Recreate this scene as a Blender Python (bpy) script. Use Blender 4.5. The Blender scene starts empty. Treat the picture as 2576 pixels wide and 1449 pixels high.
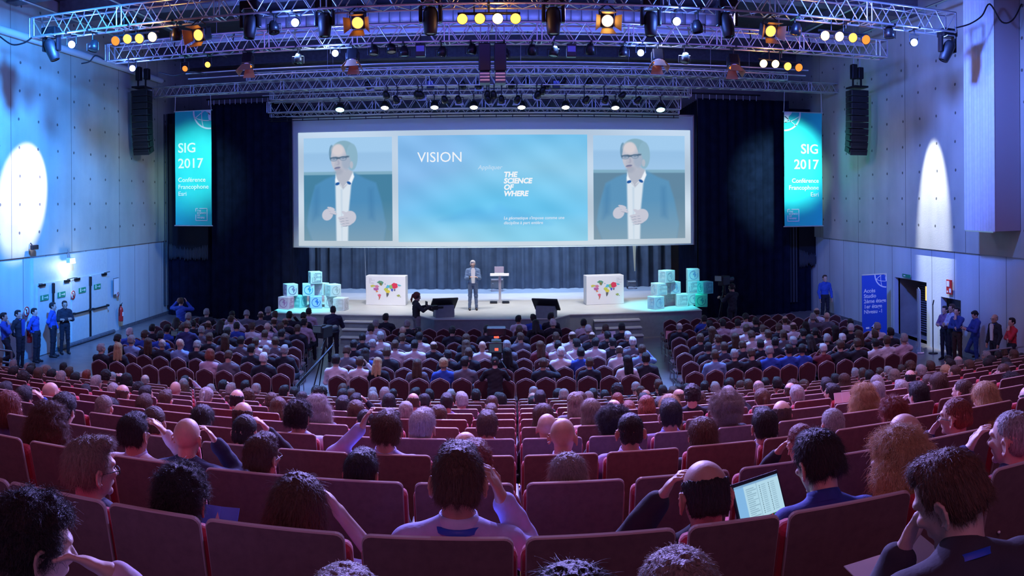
import bpy, bmesh, math, random
import numpy as np
import openvdb
from mathutils import Matrix, Vector, Euler
random.seed(7)
PI = math.pi
SC = bpy.context.scene
COL = SC.collection

# ---------------------------------------------------------------- camera
F, CY, YAW, ROLL, CAMH = 2011.2, 498.9, .0259, -.0068, 4.6
IW, IH = 2576, 1449

def _rot():
    c, s = math.cos(ROLL), math.sin(ROLL)
    A = np.array([[c, 0, -s], [0, 1, 0], [s, 0, c]])
    c, s = math.cos(YAW), math.sin(YAW)
    return np.array([[c, s, 0], [-s, c, 0], [0, 0, 1]]) @ A
RC = _rot()

def at(px, py, **k):
    """point where the sight line through a pixel of the photograph meets a plane of the hall"""
    x = (px - 1288) / F
    d = RC @ np.array([math.sin(x), math.cos(x), (CY - py) / F])
    if 'Y' in k: t = k['Y'] / d[1]
    elif 'X' in k: t = k['X'] / d[0]
    else: t = (k['z'] - CAMH) / d[2]
    return Vector((t * d[0], t * d[1], CAMH + t * d[2]))

cam_d = bpy.data.cameras.new('camera')
cam_d.type = 'PANO'
cam_d.panorama_type = 'CENTRAL_CYLINDRICAL'
cam_d.central_cylindrical_radius = 1.0
cam_d.central_cylindrical_range_u_min = -1288 / F
cam_d.central_cylindrical_range_u_max = 1288 / F
cam_d.central_cylindrical_range_v_min = -(IH - CY) / F
cam_d.central_cylindrical_range_v_max = CY / F
cam_d.clip_start = .05; cam_d.clip_end = 200
cam = bpy.data.objects.new('camera', cam_d); COL.objects.link(cam)
m3 = Matrix([[RC[i][0], RC[i][2], -RC[i][1]] for i in range(3)])
cam.matrix_world = Matrix.Translation((0, 0, CAMH)) @ m3.to_4x4()
SC.camera = cam
SC.view_settings.view_transform = 'Standard'
SC.view_settings.look = 'None'
SC.view_settings.gamma = 1
SC.view_settings.exposure = 0.0
SC.cycles.use_denoising = True
SC.cycles.max_bounces = 5
SC.cycles.diffuse_bounces = 3
SC.cycles.glossy_bounces = 2
SC.cycles.transmission_bounces = 2
SC.cycles.sample_clamp_indirect = 4
SC.cycles.caustics_reflective = False
SC.cycles.caustics_refractive = False

# ---------------------------------------------------------------- light
W = bpy.data.worlds.new('hall_air'); SC.world = W; W.use_nodes = True
W.node_tree.nodes['Background'].inputs[0].default_value = (.12, .16, .36, 1)
W.node_tree.nodes['Background'].inputs[1].default_value = .10

def lamp(name, kind, loc, target, color, power, size=.3, angle=40, blend=.4, sx=None, sy=None):
    d = bpy.data.lights.new(name, kind)
    d.color = color; d.energy = power
    if kind == 'SPOT':
        d.spot_size = math.radians(angle); d.spot_blend = blend; d.shadow_soft_size = size
    elif kind == 'AREA':
        d.shape = 'RECTANGLE'; d.size = sx or size; d.size_y = sy or size
    else:
        d.shadow_soft_size = size
    o = bpy.data.objects.new(name, d); COL.objects.link(o)
    o.location = loc
    v = Vector(target) - Vector(loc)
    o.rotation_euler = v.to_track_quat('-Z', 'Y').to_euler()
    return o

XL0, XR0 = -12.75, 12.55
BLUE = (.10, .22, 1.0); VIOLET = (.42, .22, 1.0); MAG = (1.0, .16, .42); WHITE = (1, .97, .93); TEAL = (.05, .75, .85); ORANGE = (1, .42, .08)
# stage wash from the truss
for x in (-5.2, -2.6, 0, 2.6, 4.6): lamp('stage_wash', 'SPOT', (x, 24.2, 8.6), (x * .9 - .2, 29.2, .8), WHITE, 1350, .25, 52, .6)
for x, tx in ((-5.6, -6.5), (5.4, 5.9)): lamp('teal_wash', 'SPOT', (x, 24.6, 8.5), (tx, 27.2, 1.2), TEAL, 4500, .15, 24, .6)
for x, tx, e in ((-8.5, -10.9, 2600), (9.5, 11.0, 7000)): lamp('banner_wash', 'SPOT', (x, 21.4, 8.2), (tx * .965, 27.27, 5.9), (.5, 1, .95), e, .12, 31, 1.0)
# walls
gl_, gr_ = at(66, 478, X=XL0), at(2345, 500, X=XR0)
lamp('left_wall_blue', 'SPOT', (-6.0, 13.0, 9.0), at(60, 420, X=XL0), (.03, .26, 1.0), 20000, .3, 60, .9)
lamp('left_wall_gobo', 'SPOT', (-8.2, gl_.y + 1.6, 8.7), gl_, (.86, .78, 1.0), 6500, .03, 25, .4)
lamp('left_wall_grey', 'SPOT', (-4, 20, 8.5), (XL0, 25, 4.0), (.80, .95, .78), 1100, .5, 52, .9)
lamp('right_wall_blue', 'SPOT', (5.5, 13.5, 9.0), at(2350, 380, X=XR0), (.09, .20, 1.0), 7500, .3, 66, .9)
lamp('right_wall_gobo', 'SPOT', (10.9, gr_.y - .1, 9.3), gr_, (.85, .92, 1.0), 6500, .03, 22, .6)
lamp('right_wall_grey', 'SPOT', (4, 20, 8.5), (XR0, 25, 4.0), (.55, .55, .80), 1100, .5, 56, .9)
# audience: blue violet from the front truss, violet from the ceiling over the seats, added magenta fill from the rear
for x in (-5, -1.7, 1.7, 5):
    lamp('audience_front_wash', 'SPOT', (x, 16.2, 8.4), (x * .9, 6.0, 2.0), (.36, .30, 1.0), 10500, .2, 66, .7)
    lamp('floor_front_wash', 'SPOT', (x, 20.0, 8.4), (x * .9, 16.5, 1.0), (.20, .38, 1.0), 6800, .3, 66, .7)
for x in (-7, 0, 7):
    lamp('house_violet', 'SPOT', (x, 8.5, 10.0), (x, 10.0, .5), (.72, .38, .82), 1700, .6, 115, .9)
    lamp('rear_magenta_fill', 'SPOT', (x, -2.5, 9.2), (x, 6.0, 2.0), (1.0, .28, .55), 240, .8, 110, .9)  # added unseen lamps behind the camera, redden the seat backs
lamp('ceiling_blue_fill', 'AREA', (0, 20.5, 8.9), (0, 23.5, 11), (.08, .16, 1.0), 420, sx=14, sy=1.0)  # added fill that tints ceiling and trusses blue, not a fixture
lamp('ceiling_violet_fill', 'AREA', (0, 16.6, 9.0), (0, 20, 11), (.22, .14, 1.0), 220, sx=20, sy=1.0)  # second added fill, violet, for the front of the ceiling
for x in (-4, 0, 4): lamp('stage_front_fill', 'SPOT', (x, 19.9, 8.3), (x - .6, 26.5, .8), (.80, .88, 1.0), 650, .2, 34, .8)  # spots added to lift the dark skirt and the speaker
for x in (-5, 0, 4): lamp('curtain_fill', 'SPOT', (x, 30.9, 8.9), (x, 33.4, 1.8), (.35, .55, 1.0), 2600, .2, 75, .8)  # added out of sight behind the screen to brighten the back curtain
# ---------------------------------------------------------------- helpers
def tag(o, label=None, cat=None, group=None, kind=None):
    if label: o['label'] = label
    if cat: o['category'] = cat
    if group: o['group'] = group
    if kind: o['kind'] = kind
    return o

def thing(name, label, cat, loc=(0, 0, 0), rotz=0, group=None):
    o = bpy.data.objects.new(name, None); COL.objects.link(o)
    o.location = loc; o.rotation_euler = (0, 0, rotz)
    o.empty_display_size = .1
    return tag(o, label, cat, group)

def dup(root, loc=None, rotz=None, label=None, group=None, scale=None):
    r = root.copy(); COL.objects.link(r)
    if loc is not None: r.location = loc
    if rotz is not None: r.rotation_euler = (0, 0, rotz)
    if scale is not None: r.scale = (scale,) * 3
    if label: r['label'] = label
    if group: r['group'] = group
    for ch in KIDS.get(root.name, []):
        c = ch.copy(); COL.objects.link(c); c.parent = r
        KIDS.setdefault(r.name, []).append(c)
        for g in KIDS.get(ch.name, []):
            d = g.copy(); COL.objects.link(d); d.parent = c
            KIDS.setdefault(c.name, []).append(d)
    return r
KIDS = {}

def link(o, parent=None):
    COL.objects.link(o)
    if parent is not None:
        o.parent = parent; KIDS.setdefault(parent.name, []).append(o)
    return o

def mesh_obj(name, me, parent=None):
    return link(bpy.data.objects.new(name, me), parent)

class MB:
    """collects boxes, bars, tubes and plates into one mesh"""
    def __init__(s): s.v = []; s.f = []; s.sm = []; s.mi = []; s.m = 0
    def add(s, vs, fs, smooth=False, M=None):
        b = len(s.v)
        if M is not None: vs = [M @ Vector(v) for v in vs]
        s.v += [tuple(v) for v in vs]
        s.f += [tuple(b + i for i in f) for f in fs]
        s.sm += [smooth] * len(fs); s.mi += [s.m] * len(fs)
        return s
    def box(s, c, d, M=None, R=None):
        x, y, z = c; a, b, e = d[0] / 2, d[1] / 2, d[2] / 2
        vs = [Vector((i * a, j * b, k * e)) for i in (-1, 1) for j in (-1, 1) for k in (-1, 1)]
        if R is not None: vs = [R @ v for v in vs]
        vs = [v + Vector(c) for v in vs]
        return s.add(vs, [(0, 1, 3, 2), (4, 6, 7, 5), (0, 4, 5, 1), (2, 3, 7, 6), (0, 2, 6, 4), (1, 5, 7, 3)], False, M)
    def bbox(s, c, d, bev=.01, seg=2, R=None, M=None):
        bm = bmesh.new(); bmesh.ops.create_cube(bm, size=1)
        bmesh.ops.scale(bm, vec=d, verts=bm.verts)
        bmesh.ops.bevel(bm, geom=bm.edges[:], offset=bev, segments=seg, profile=.5, affect='EDGES')
        bm.verts.ensure_lookup_table()
        vs = [v.co.copy() for v in bm.verts]
        if R is not None: vs = [R @ v for v in vs]
        vs = [v + Vector(c) for v in vs]
        fs = [tuple(v.index for v in f.verts) for f in bm.faces]
        bm.free()
        return s.add(vs, fs, False, M)
    def tube(s, p0, p1, r0, r1=None, n=8, caps=True, M=None, smooth=True):
        r1 = r0 if r1 is None else r1
        p0, p1 = Vector(p0), Vector(p1); d = p1 - p0
        if d.length < 1e-6: return s
        q = d.to_track_quat('Z', 'Y').to_matrix()
        vs = []
        for p, r in ((p0, r0), (p1, r1)):
            for i in range(n):
                a = 2 * PI * i / n
                vs.append(p + q @ Vector((r * math.cos(a), r * math.sin(a), 0)))
        s.add(vs, [(i, (i + 1) % n, n + (i + 1) % n, n + i) for i in range(n)], smooth, M)
        if caps: s.add(vs, [tuple(range(n - 1, -1, -1)), tuple(range(n, 2 * n))], False, M)
        return s
    def path(s, pts, r, n=6, M=None):
        for a, b in zip(pts[:-1], pts[1:]): s.tube(a, b, r, n=n, M=M)
        return s
    def lathe(s, prof, c=(0, 0, 0), n=20, M=None, R=None, smooth=True):
        vs = []
        for r, z in prof:
            for i in range(n):
                a = 2 * PI * i / n; v = Vector((r * math.cos(a), r * math.sin(a), z))
                if R is not None: v = R @ v
                vs.append(v + Vector(c))
        fs = [(j * n + i, j * n + (i + 1) % n, (j + 1) * n + (i + 1) % n, (j + 1) * n + i) for j in range(len(prof) - 1) for i in range(n)]
        return s.add(vs, fs, smooth, M)
    def plate(s, poly, y0, y1, M=None):
        """polygon in x,z pushed through y0..y1"""
        n = len(poly)
        vs = [(x, y0, z) for x, z in poly] + [(x, y1, z) for x, z in poly]
        return s.add(vs, [tuple(range(n)), tuple(range(2 * n - 1, n - 1, -1))] + [(i, n + i, n + (i + 1) % n, (i + 1) % n) for i in range(n)], False, M)
    def ball(s, c, r, n=12, m=8, M=None):
        r = (r, r, r) if not hasattr(r, '__len__') else r
        vs = [(c[0], c[1], c[2] + r[2])]; fs = []
        for j in range(1, m):
            t = PI * j / m
            for i in range(n):
                a = 2 * PI * i / n
                vs.append((c[0] + r[0] * math.sin(t) * math.cos(a), c[1] + r[1] * math.sin(t) * math.sin(a), c[2] + r[2] * math.cos(t)))
        vs.append((c[0], c[1], c[2] - r[2])); L = len(vs) - 1
        for i in range(n):
            fs.append((0, 1 + i, 1 + (i + 1) % n)); fs.append((L, L - n + (i + 1) % n, L - n + i))
        for j in range(m - 2):
            for i in range(n):
                a = 1 + j * n + i; b = 1 + j * n + (i + 1) % n
                fs.append((a, a + n, b + n, b))
        return s.add(vs, fs, True, M)
    def mesh(s, name, mats):
        me = bpy.data.meshes.new(name); me.from_pydata(s.v, [], s.f)
        me.polygons.foreach_set('use_smooth', s.sm)
        me.polygons.foreach_set('material_index', s.mi)
        for m in (mats if isinstance(mats, (list, tuple)) else [mats]): me.materials.append(m)
        me.update(); return me
    def build(s, name, mats, parent=None):
        return mesh_obj(name, s.mesh(name, mats), parent)

def struct(name, mb, m):
    return tag(mb.build(name, m), kind='structure')

def text(s, size, mat, parent, M, align='LEFT', name='lettering', depth=.004, shear=0, bold=0, label=None, spacing=1.0, line=1.0):
    c = bpy.data.curves.new(name, 'FONT'); c.body = s; c.size = size; c.align_x = align
    c.extrude = depth; c.shear = shear; c.offset = bold; c.resolution_u = 3; c.space_character = spacing; c.space_line = line
    o = bpy.data.objects.new(name, c); COL.objects.link(o)
    me = bpy.data.meshes.new_from_object(o.evaluated_get(bpy.context.evaluated_depsgraph_get()))
    bpy.data.objects.remove(o); bpy.data.curves.remove(c)
    me.materials.clear(); me.materials.append(mat)
    me.transform(M)
    t = mesh_obj(name, me, parent)
    if label: t['label'] = label
    return t
FACE = Matrix(((1, 0, 0, 0), (0, 0, -1, 0), (0, 1, 0, 0), (0, 0, 0, 1)))   # text in x,z, readable from -y

# ---------------------------------------------------------------- materials
def mat(name, col, rough=.6, metal=0, emit=None, es=0, noise=0, nscale=8, bump=0, bscale=60, spec=.5, sheen=0, objcol=False, attr=None):
    m = bpy.data.materials.new(name); m.use_nodes = True
    nt = m.node_tree; b = nt.nodes['Principled BSDF']
    b.inputs['Roughness'].default_value = rough; b.inputs['Metallic'].default_value = metal
    b.inputs['Specular IOR Level'].default_value = spec
    if sheen: b.inputs['Sheen Weight'].default_value = sheen
    c4 = (*col, 1); b.inputs['Base Color'].default_value = c4
    src = None
    if objcol:
        n = nt.nodes.new('ShaderNodeObjectInfo'); src = n.outputs['Color']
    if attr:
        n = nt.nodes.new('ShaderNodeAttribute'); n.attribute_name = attr; src = n.outputs['Color']
    tc = nt.nodes.new('ShaderNodeTexCoord')
    if noise:
        nz = nt.nodes.new('ShaderNodeTexNoise'); nz.inputs['Scale'].default_value = nscale; nz.inputs['Detail'].default_value = 4
        nt.links.new(tc.outputs['Object'], nz.inputs['Vector'])
        mr = nt.nodes.new('ShaderNodeMapRange'); mr.inputs['To Min'].default_value = 1 - noise; mr.inputs['To Max'].default_value = 1 + noise
        mr.inputs['From Min'].default_value = .3; mr.inputs['From Max'].default_value = .7
        nt.links.new(nz.outputs['Fac'], mr.inputs['Value'])
        mx = nt.nodes.new('ShaderNodeVectorMath'); mx.operation = 'SCALE'
        if src: nt.links.new(src, mx.inputs[0])
        else: mx.inputs[0].default_value = col
        nt.links.new(mr.outputs[0], mx.inputs['Scale']); src = mx.outputs[0]
    if src: nt.links.new(src, b.inputs['Base Color'])
    if bump:
        nz = nt.nodes.new('ShaderNodeTexNoise'); nz.inputs['Scale'].default_value = bscale; nz.inputs['Detail'].default_value = 3
        nt.links.new(tc.outputs['Object'], nz.inputs['Vector'])
        bp = nt.nodes.new('ShaderNodeBump'); bp.inputs['Strength'].default_value = bump; bp.inputs['Distance'].default_value = .02
        nt.links.new(nz.outputs['Fac'], bp.inputs['Height']); nt.links.new(bp.outputs[0], b.inputs['Normal'])
    if emit:
        b.inputs['Emission Color'].default_value = (*emit, 1); b.inputs['Emission Strength'].default_value = es
    return m

def hair_mat(name, attr=None):
    m = mat(name, (.05, .03, .02), rough=.5, objcol=attr is None, attr=attr, spec=.35)
    nt = m.node_tree; b = nt.nodes['Principled BSDF']
    tc = nt.nodes.new('ShaderNodeTexCoord'); mp = nt.nodes.new('ShaderNodeMapping'); mp.inputs['Scale'].default_value = (130, 130, 14)
    nz = nt.nodes.new('ShaderNodeTexNoise'); nz.inputs['Scale'].default_value = 1; nz.inputs['Detail'].default_value = 5; nz.inputs['Distortion'].default_value = 1.2
    nt.links.new(tc.outputs['Object'], mp.inputs[0]); nt.links.new(mp.outputs[0], nz.inputs['Vector'])
    bp = nt.nodes.new('ShaderNodeBump'); bp.inputs['Strength'].default_value = .8; bp.inputs['Distance'].default_value = .012
    nt.links.new(nz.outputs['Fac'], bp.inputs['Height']); nt.links.new(bp.outputs[0], b.inputs['Normal'])
    src = b.inputs['Base Color'].links[0].from_socket
    mr = nt.nodes.new('ShaderNodeMapRange'); mr.inputs['From Min'].default_value = .3; mr.inputs['From Max'].default_value = .7
    mr.inputs['To Min'].default_value = .45; mr.inputs['To Max'].default_value = 1.6
    nt.links.new(nz.outputs['Fac'], mr.inputs['Value'])
    mx = nt.nodes.new('ShaderNodeVectorMath'); mx.operation = 'SCALE'
    nt.links.new(src, mx.inputs[0]); nt.links.new(mr.outputs[0], mx.inputs['Scale']); nt.links.new(mx.outputs[0], b.inputs['Base Color'])
    return m

def glow(name, col, s):
    m = bpy.data.materials.new(name); m.use_nodes = True; nt = m.node_tree; nt.nodes.clear()
    e = nt.nodes.new('ShaderNodeEmission'); e.inputs[0].default_value = (*col, 1); e.inputs[1].default_value = s
    o = nt.nodes.new('ShaderNodeOutputMaterial'); nt.links.new(e.outputs[0], o.inputs[0]); return m

def picture(name, s=1.0):
    m = bpy.data.materials.new(name); m.use_nodes = True; nt = m.node_tree; nt.nodes.clear()
    a = nt.nodes.new('ShaderNodeAttribute'); a.attribute_name = 'picture'
    e = nt.nodes.new('ShaderNodeEmission'); e.inputs[1].default_value = s; nt.links.new(a.outputs['Color'], e.inputs[0])
    o = nt.nodes.new('ShaderNodeOutputMaterial'); nt.links.new(e.outputs[0], o.inputs[0]); return m

def wall_mat(name, col, holes=None, seam=None, noise=.12):
    """painted or cast wall; holes = (step y, step z) of tie holes, seam = (step y, step z) of panel joints"""
    m = mat(name, col, rough=.75, noise=noise, nscale=.8, bump=.15, bscale=25)
    nt = m.node_tree; b = nt.nodes['Principled BSDF']; L = nt.links
    src = b.inputs['Base Color'].links[0].from_socket
    tc = nt.nodes.new('ShaderNodeTexCoord'); sp = nt.nodes.new('ShaderNodeSeparateXYZ'); L.new(tc.outputs['Object'], sp.inputs[0])
    def mth(op, a, bb=None, c=None):
        n = nt.nodes.new('ShaderNodeMath'); n.operation = op
        for i, v in enumerate((a, bb, c)):
            if v is None: continue
            if hasattr(v, 'is_output') or hasattr(v, 'links'): L.new(v, n.inputs[i])
            else: n.inputs[i].default_value = v
        return n.outputs[0]
    nz = nt.nodes.new('ShaderNodeTexNoise'); nz.inputs['Scale'].default_value = .35; L.new(tc.outputs['Object'], nz.inputs['Vector'])
    st = nt.nodes.new('ShaderNodeTexNoise'); st.inputs['Scale'].default_value = 1; st.inputs['Detail'].default_value = 6
    mp = nt.nodes.new('ShaderNodeMapping'); mp.inputs['Scale'].default_value = (1.2, 1.2, .12); L.new(tc.outputs['Object'], mp.inputs[0]); L.new(mp.outputs[0], st.inputs['Vector'])
    fac = None
    if holes:
        j = mth('MULTIPLY', nz.outputs['Fac'], .5)
        u = mth('ABSOLUTE', mth('SUBTRACT', mth('FRACT', mth('ADD', mth('DIVIDE', sp.outputs[1], holes[0]), j)), .5))
        v = mth('ABSOLUTE', mth('SUBTRACT', mth('FRACT', mth('DIVIDE', sp.outputs[2], holes[1])), .5))
        d = mth('SQRT', mth('ADD', mth('POWER', mth('MULTIPLY', u, holes[0]), 2), mth('POWER', mth('MULTIPLY', v, holes[1]), 2)))
        fac = mth('LESS_THAN', d, .045)
    if seam:
        u = mth('ABSOLUTE', mth('SUBTRACT', mth('FRACT', mth('DIVIDE', sp.outputs[1], seam[0])), .5))
        s1 = mth('LESS_THAN', mth('MULTIPLY', u, seam[0]), .012)
        fac = s1 if fac is None else mth('MAXIMUM', fac, s1)
    s2 = mth('MULTIPLY', mth('SUBTRACT', st.outputs['Fac'], .5), .55)
    base = nt.nodes.new('ShaderNodeVectorMath'); base.operation = 'SCALE'; L.new(src, base.inputs[0]); L.new(mth('ADD', s2, 1.0), base.inputs['Scale'])
    out = base.outputs[0]
    if fac is not None:
        mx = nt.nodes.new('ShaderNodeMix'); mx.data_type = 'RGBA'; L.new(fac, mx.inputs[0]); L.new(out, mx.inputs[6]); mx.inputs[7].default_value = (*[c * .25 for c in col], 1)
        out = mx.outputs[2]
    L.new(out, b.inputs['Base Color'])
    return m

M = {}
M['black'] = mat('black_paint', (.012, .012, .016), .5)
M['blackmetal'] = mat('black_metal', (.02, .02, .025), .35, .6)
M['drape'] = mat('black_velvet', (.007, .010, .028), .95, noise=.3, nscale=3, spec=.05)
M['backdrape'] = mat('dark_grey_drape', (.10, .125, .17), .9, noise=.2, nscale=2)
M['alu'] = mat('aluminium', (.72, .73, .76), .3, .85)
M['steel'] = mat('steel', (.5, .5, .53), .35, .9)
M['concrete'] = mat('concrete', (.30, .29, .28), .8, noise=.25, nscale=1.2, bump=.2)
M['ceil'] = mat('ceiling_paint', (.05, .05, .065), .85, noise=.3, nscale=1)
M['beam'] = mat('beam_paint', (.13, .13, .16), .7, noise=.2)
M['pale'] = mat('pale_panel', (.75, .80, .80), .6)
M['wallup'] = wall_mat('upper_wall', (.46, .45, .38), holes=(1.05, .82), seam=(3.4, 9))
M['walllow'] = wall_mat('lower_wall', (.56, .62, .66), seam=(1.25, 9), noise=.05)
M['doorp'] = mat('door_paint', (.62, .66, .66), .5, noise=.04)
M['floor'] = mat('hall_floor', (.22, .20, .22), .32, noise=.15, nscale=3)
M['step'] = mat('terrace_carpet', (.035, .02, .035), .9, noise=.2)
M['stage'] = mat('stage_floor', (.62, .62, .61), .45, noise=.05, nscale=2)
M['stagefront'] = mat('stage_skirt', (.20, .22, .25), .7, noise=.08)
M['wood'] = mat('seat_wood', (.23, .135, .125), .38, noise=.12, nscale=30, bump=.03)
M['woodedge_lit'] = mat('wood_edge_lit', (.50, .38, .36), .35)  # lighter rim: lilac light caught on the edges, put into the colour
M['redcloth'] = mat('red_cloth', (.50, .02, .05), .75, noise=.1, nscale=40, sheen=.3)
M['maroon'] = mat('maroon_cloth', (.065, .010, .018), .8, noise=.15, nscale=30, sheen=.15)
M['goldrim'] = mat('chair_rim', (.50, .40, .40), .4, .1)
M['skin'] = mat('skin', (.55, .36, .28), .5, objcol=True, noise=.06, nscale=25, bump=.06, bscale=90)
M['cloth'] = mat('cloth', (.5, .5, .5), .85, objcol=True, noise=.08, nscale=20, bump=.25, bscale=18)
M['hair'] = hair_mat('hair')
M['strand'] = mat('hair_strand', (.05, .03, .02), .45, objcol=True)
M['skin_c'] = mat('skin_crowd', (.5, .3, .25), .5, attr='tint')
M['hair_c'] = hair_mat('hair_crowd', attr='tint')
M['cloth_c'] = mat('cloth_crowd', (.5, .5, .5), .85, attr='tint')
M['white'] = mat('white_paint', (.80, .80, .80), .5)
M['ink'] = mat('white_print', (.9, .92, .92), .6)
M['lens'] = mat('dark_glass', (.02, .02, .03), .08)
M['paper'] = mat('paper', (.82, .82, .85), .7)
M['red'] = mat('red_enamel', (.6, .02, .02), .35)
M['green'] = mat('green_sign', (.02, .30, .14), .5)
M['yellow'] = mat('yellow_tape', (.75, .7, .05), .6)
M['navyprint'] = mat('lanyard_blue', (.02, .09, .65), .5)
M['eye'] = mat('eye', (.03, .02, .02), .2)
G = {'or': glow('lamp_orange', (1, .38, .05), 4.5), 'ord': glow('lamp_orange_dim', (1, .25, .04), 1.6), 'hot': glow('lamp_hot', (1, .62, .16), 14), 'bl': glow('lamp_blue', (.35, .42, 1), 9),
     'wh': glow('lamp_white', (1, .86, .8), 14), 'te': glow('lamp_teal', (.3, 1, 1), 14), 'led': glow('led_red', (1, .05, .03), 4), 'scr': glow('small_screen', (.25, .35, .7), .12)}
# ---------------------------------------------------------------- the hall
XL, XR, YB, ZC = -12.8, 12.6, 33.6, 10.8
SEAT0Y, PITCH, RISE, ZTOP0 = 2.55, 1.23, .265, 4.6 - 1.082    # first row: back-top position and its height
BACKH = .95
def row_y(r): return SEAT0Y + PITCH * (r - 1)
def row_z(r): return ZTOP0 - RISE * (r - 1) - BACKH            # tread height of a row
struct('floor', MB().box((0, 26, -.05), (26.2, 20.2, .1)), M['floor'])
for r in range(-1, 12):
    y0, y1 = row_y(r) - .12, row_y(r) + PITCH - .12
    z = row_z(r)
    mb = MB().box(((XL + XR) / 2, (y0 + y1) / 2, (z - .4) / 2), (XR - XL - .1, PITCH, z + .4))
    mb.box((0, y1 - .02, z + .004), (XR - XL - .2, .04, .008))
    tag(mb.build('floor_terrace', M['step']), kind='structure')
struct('ceiling', MB().box((0, 18, ZC + .1), (27, 36, .2)), M['ceil'])
struct('wall_back', MB().box((0, YB + .65, 5.3), (26, .2, 10.8)), M['concrete'])
struct('wall_rear', MB().box((0, -4.2, 6), (26, .2, 10)), M['concrete'])
# left wall: cast upper wall, smooth lower wall set back, door leaves
ly = at(83, 700, X=XL).y; ly2 = at(268, 700, X=XL).y
struct('wall_left', MB().box((XL - .1, 14.8, (2.98 + ZC) / 2), (.2, 38, ZC - 2.98)), M['wallup'])
struct('wall_left_lower', MB().box((XL - .16, 14.8, 1.49), (.2, 38, 2.98)), M['walllow'])
struct('trim_1', MB().box((XL - .02, (ly + ly2) / 2, 1.47), (.08, ly2 - ly, 2.9)), M['doorp'])
struct('baseboard_left', MB().tube((XL + .12, ly2 - 3.5, .07), (XL + .12, ly2 + .3, .07), .07).box((XL + .01, 28, .06), (.04, 5, .12)), M['beam'])
struct('trim_2', MB().box((XL + .08, ly + 1.9, .02), (.12, .5, .03)), M['yellow'])
struct('trim_3', MB().tube((XL + .12, -3, 9.35), (XL + .12, 29, 9.35), .11, n=14).tube((XL + .12, 6, 9.35), (XL + .12, 8, 9.35), .14, n=14), M['pale'])
struct('wall_right', MB().box((XR + .1, 14.8, (2.98 + ZC) / 2), (.2, 38, ZC - 2.98)), M['wallup'])
# right lower wall with two openings
oy = sorted([at(2247, 780, X=XR).y, at(2327, 780, X=XR).y]); oz = at(2247, 697, X=XR).z
qy = sorted([at(2363, 800, X=XR).y, at(2413, 800, X=XR).y]); qz = at(2380, 750, X=XR).z
mb = MB()
for a, b, z0 in ((-4, qy[0], 0), (qy[0], qy[1], qz), (qy[1], oy[0], 0), (oy[0], oy[1], oz), (oy[1], 33.6, 0)):
    mb.box((XR + .16, (a + b) / 2, (z0 + 2.98) / 2), (.2, b - a, 2.98 - z0))
struct('wall_right_lower', mb, M['walllow'])
mb = MB()
mb.box((XR + 1.5, oy[1] + .05, oz / 2), (2.6, .1, oz)); mb.box((XR + 2.7, (oy[0] + oy[1]) / 2, oz / 2), (.1, oy[1] - oy[0], oz))
mb.box((XR + 1.5, (oy[0] + oy[1]) / 2, oz + .05), (2.6, oy[1] - oy[0], .1)); mb.box((XR + 1.5, (oy[0] + oy[1]) / 2, -.03), (2.6, oy[1] - oy[0], .06))
mb.box((XR + 1.5, oy[0] - .05, oz / 2), (2.6, .1, oz))
struct('wall_passage', mb, M['concrete'])
struct('baseboard_right', MB().box((XR + .04, 25.5, .06), (.04, 6, .12)), M['beam'])
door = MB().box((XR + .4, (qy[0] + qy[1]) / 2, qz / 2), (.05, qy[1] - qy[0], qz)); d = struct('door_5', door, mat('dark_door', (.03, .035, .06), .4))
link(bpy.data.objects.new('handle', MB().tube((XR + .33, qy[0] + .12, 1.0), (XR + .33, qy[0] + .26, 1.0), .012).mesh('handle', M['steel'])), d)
# louvred leaf in the far side of the passage
lv = MB().box((XR + .9, oy[0] + .06, oz / 2), (.06, 1.0, oz - .1))
for i in range(30): lv.box((XR + .86, oy[0] + .06 , .2 + i * .065), (.03, .9, .03))
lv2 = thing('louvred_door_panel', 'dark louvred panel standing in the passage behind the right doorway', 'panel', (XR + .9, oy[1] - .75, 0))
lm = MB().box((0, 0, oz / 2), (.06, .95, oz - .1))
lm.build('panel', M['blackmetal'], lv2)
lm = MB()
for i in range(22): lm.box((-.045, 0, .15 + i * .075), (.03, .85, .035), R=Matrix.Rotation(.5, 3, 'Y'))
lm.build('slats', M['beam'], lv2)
g = thing('wall_lamp', 'small glowing amber lamp box inside the right doorway', 'lamp', (XR + .32, oy[0] + .32, 1.55))
MB().bbox((0, 0, 0), (.07, .26, .50), .01).build('housing', M['blackmetal'], g)
MB().box((-.045, 0, 0), (.012, .2, .44)).build('diffuser', glow('amber', (1, .55, .15), 1.6), g)
# ceiling structure: purlins, pale baffle, duct
for i, y in enumerate((8.5, 12.2, 15.4, 18.6, 21.4, 28.5, 31.5)):
    tag(MB().box((0, y, ZC - .3), (25.4, .28, .6)).box((0, y, ZC - .62), (25.4, .5, .05)).build('ceiling_beam', M['beam']), kind='structure')
for x in (-11, -7.3, -3.7, 0, 3.7, 7.3, 11):
    tag(MB().box((x, 14, ZC - .1), (.22, 34, .2)).build('ceiling_joist', M['beam']), kind='structure')
bf = thing('ceiling_baffle', 'long pale baffle panels hanging across the ceiling behind the second truss', 'ceiling panel', (0, 23.9, 9.72))
for i in range(12):
    MB().box((-11 + i * 2.0 + .05, 0, .02), (1.93, .05, .33), R=Matrix.Rotation(-.5, 3, 'X')).build('panel', M['pale'], bf)
MB().tube((-12, .12, .2), (12, .12, .2), .03).build('rail', M['beam'], bf)
dc = thing('ventilation_duct', 'fat ribbed metal ventilation duct running across the ceiling above the baffle panels', 'duct', (0, 25.0, 10.25))
mb = MB()
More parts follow.
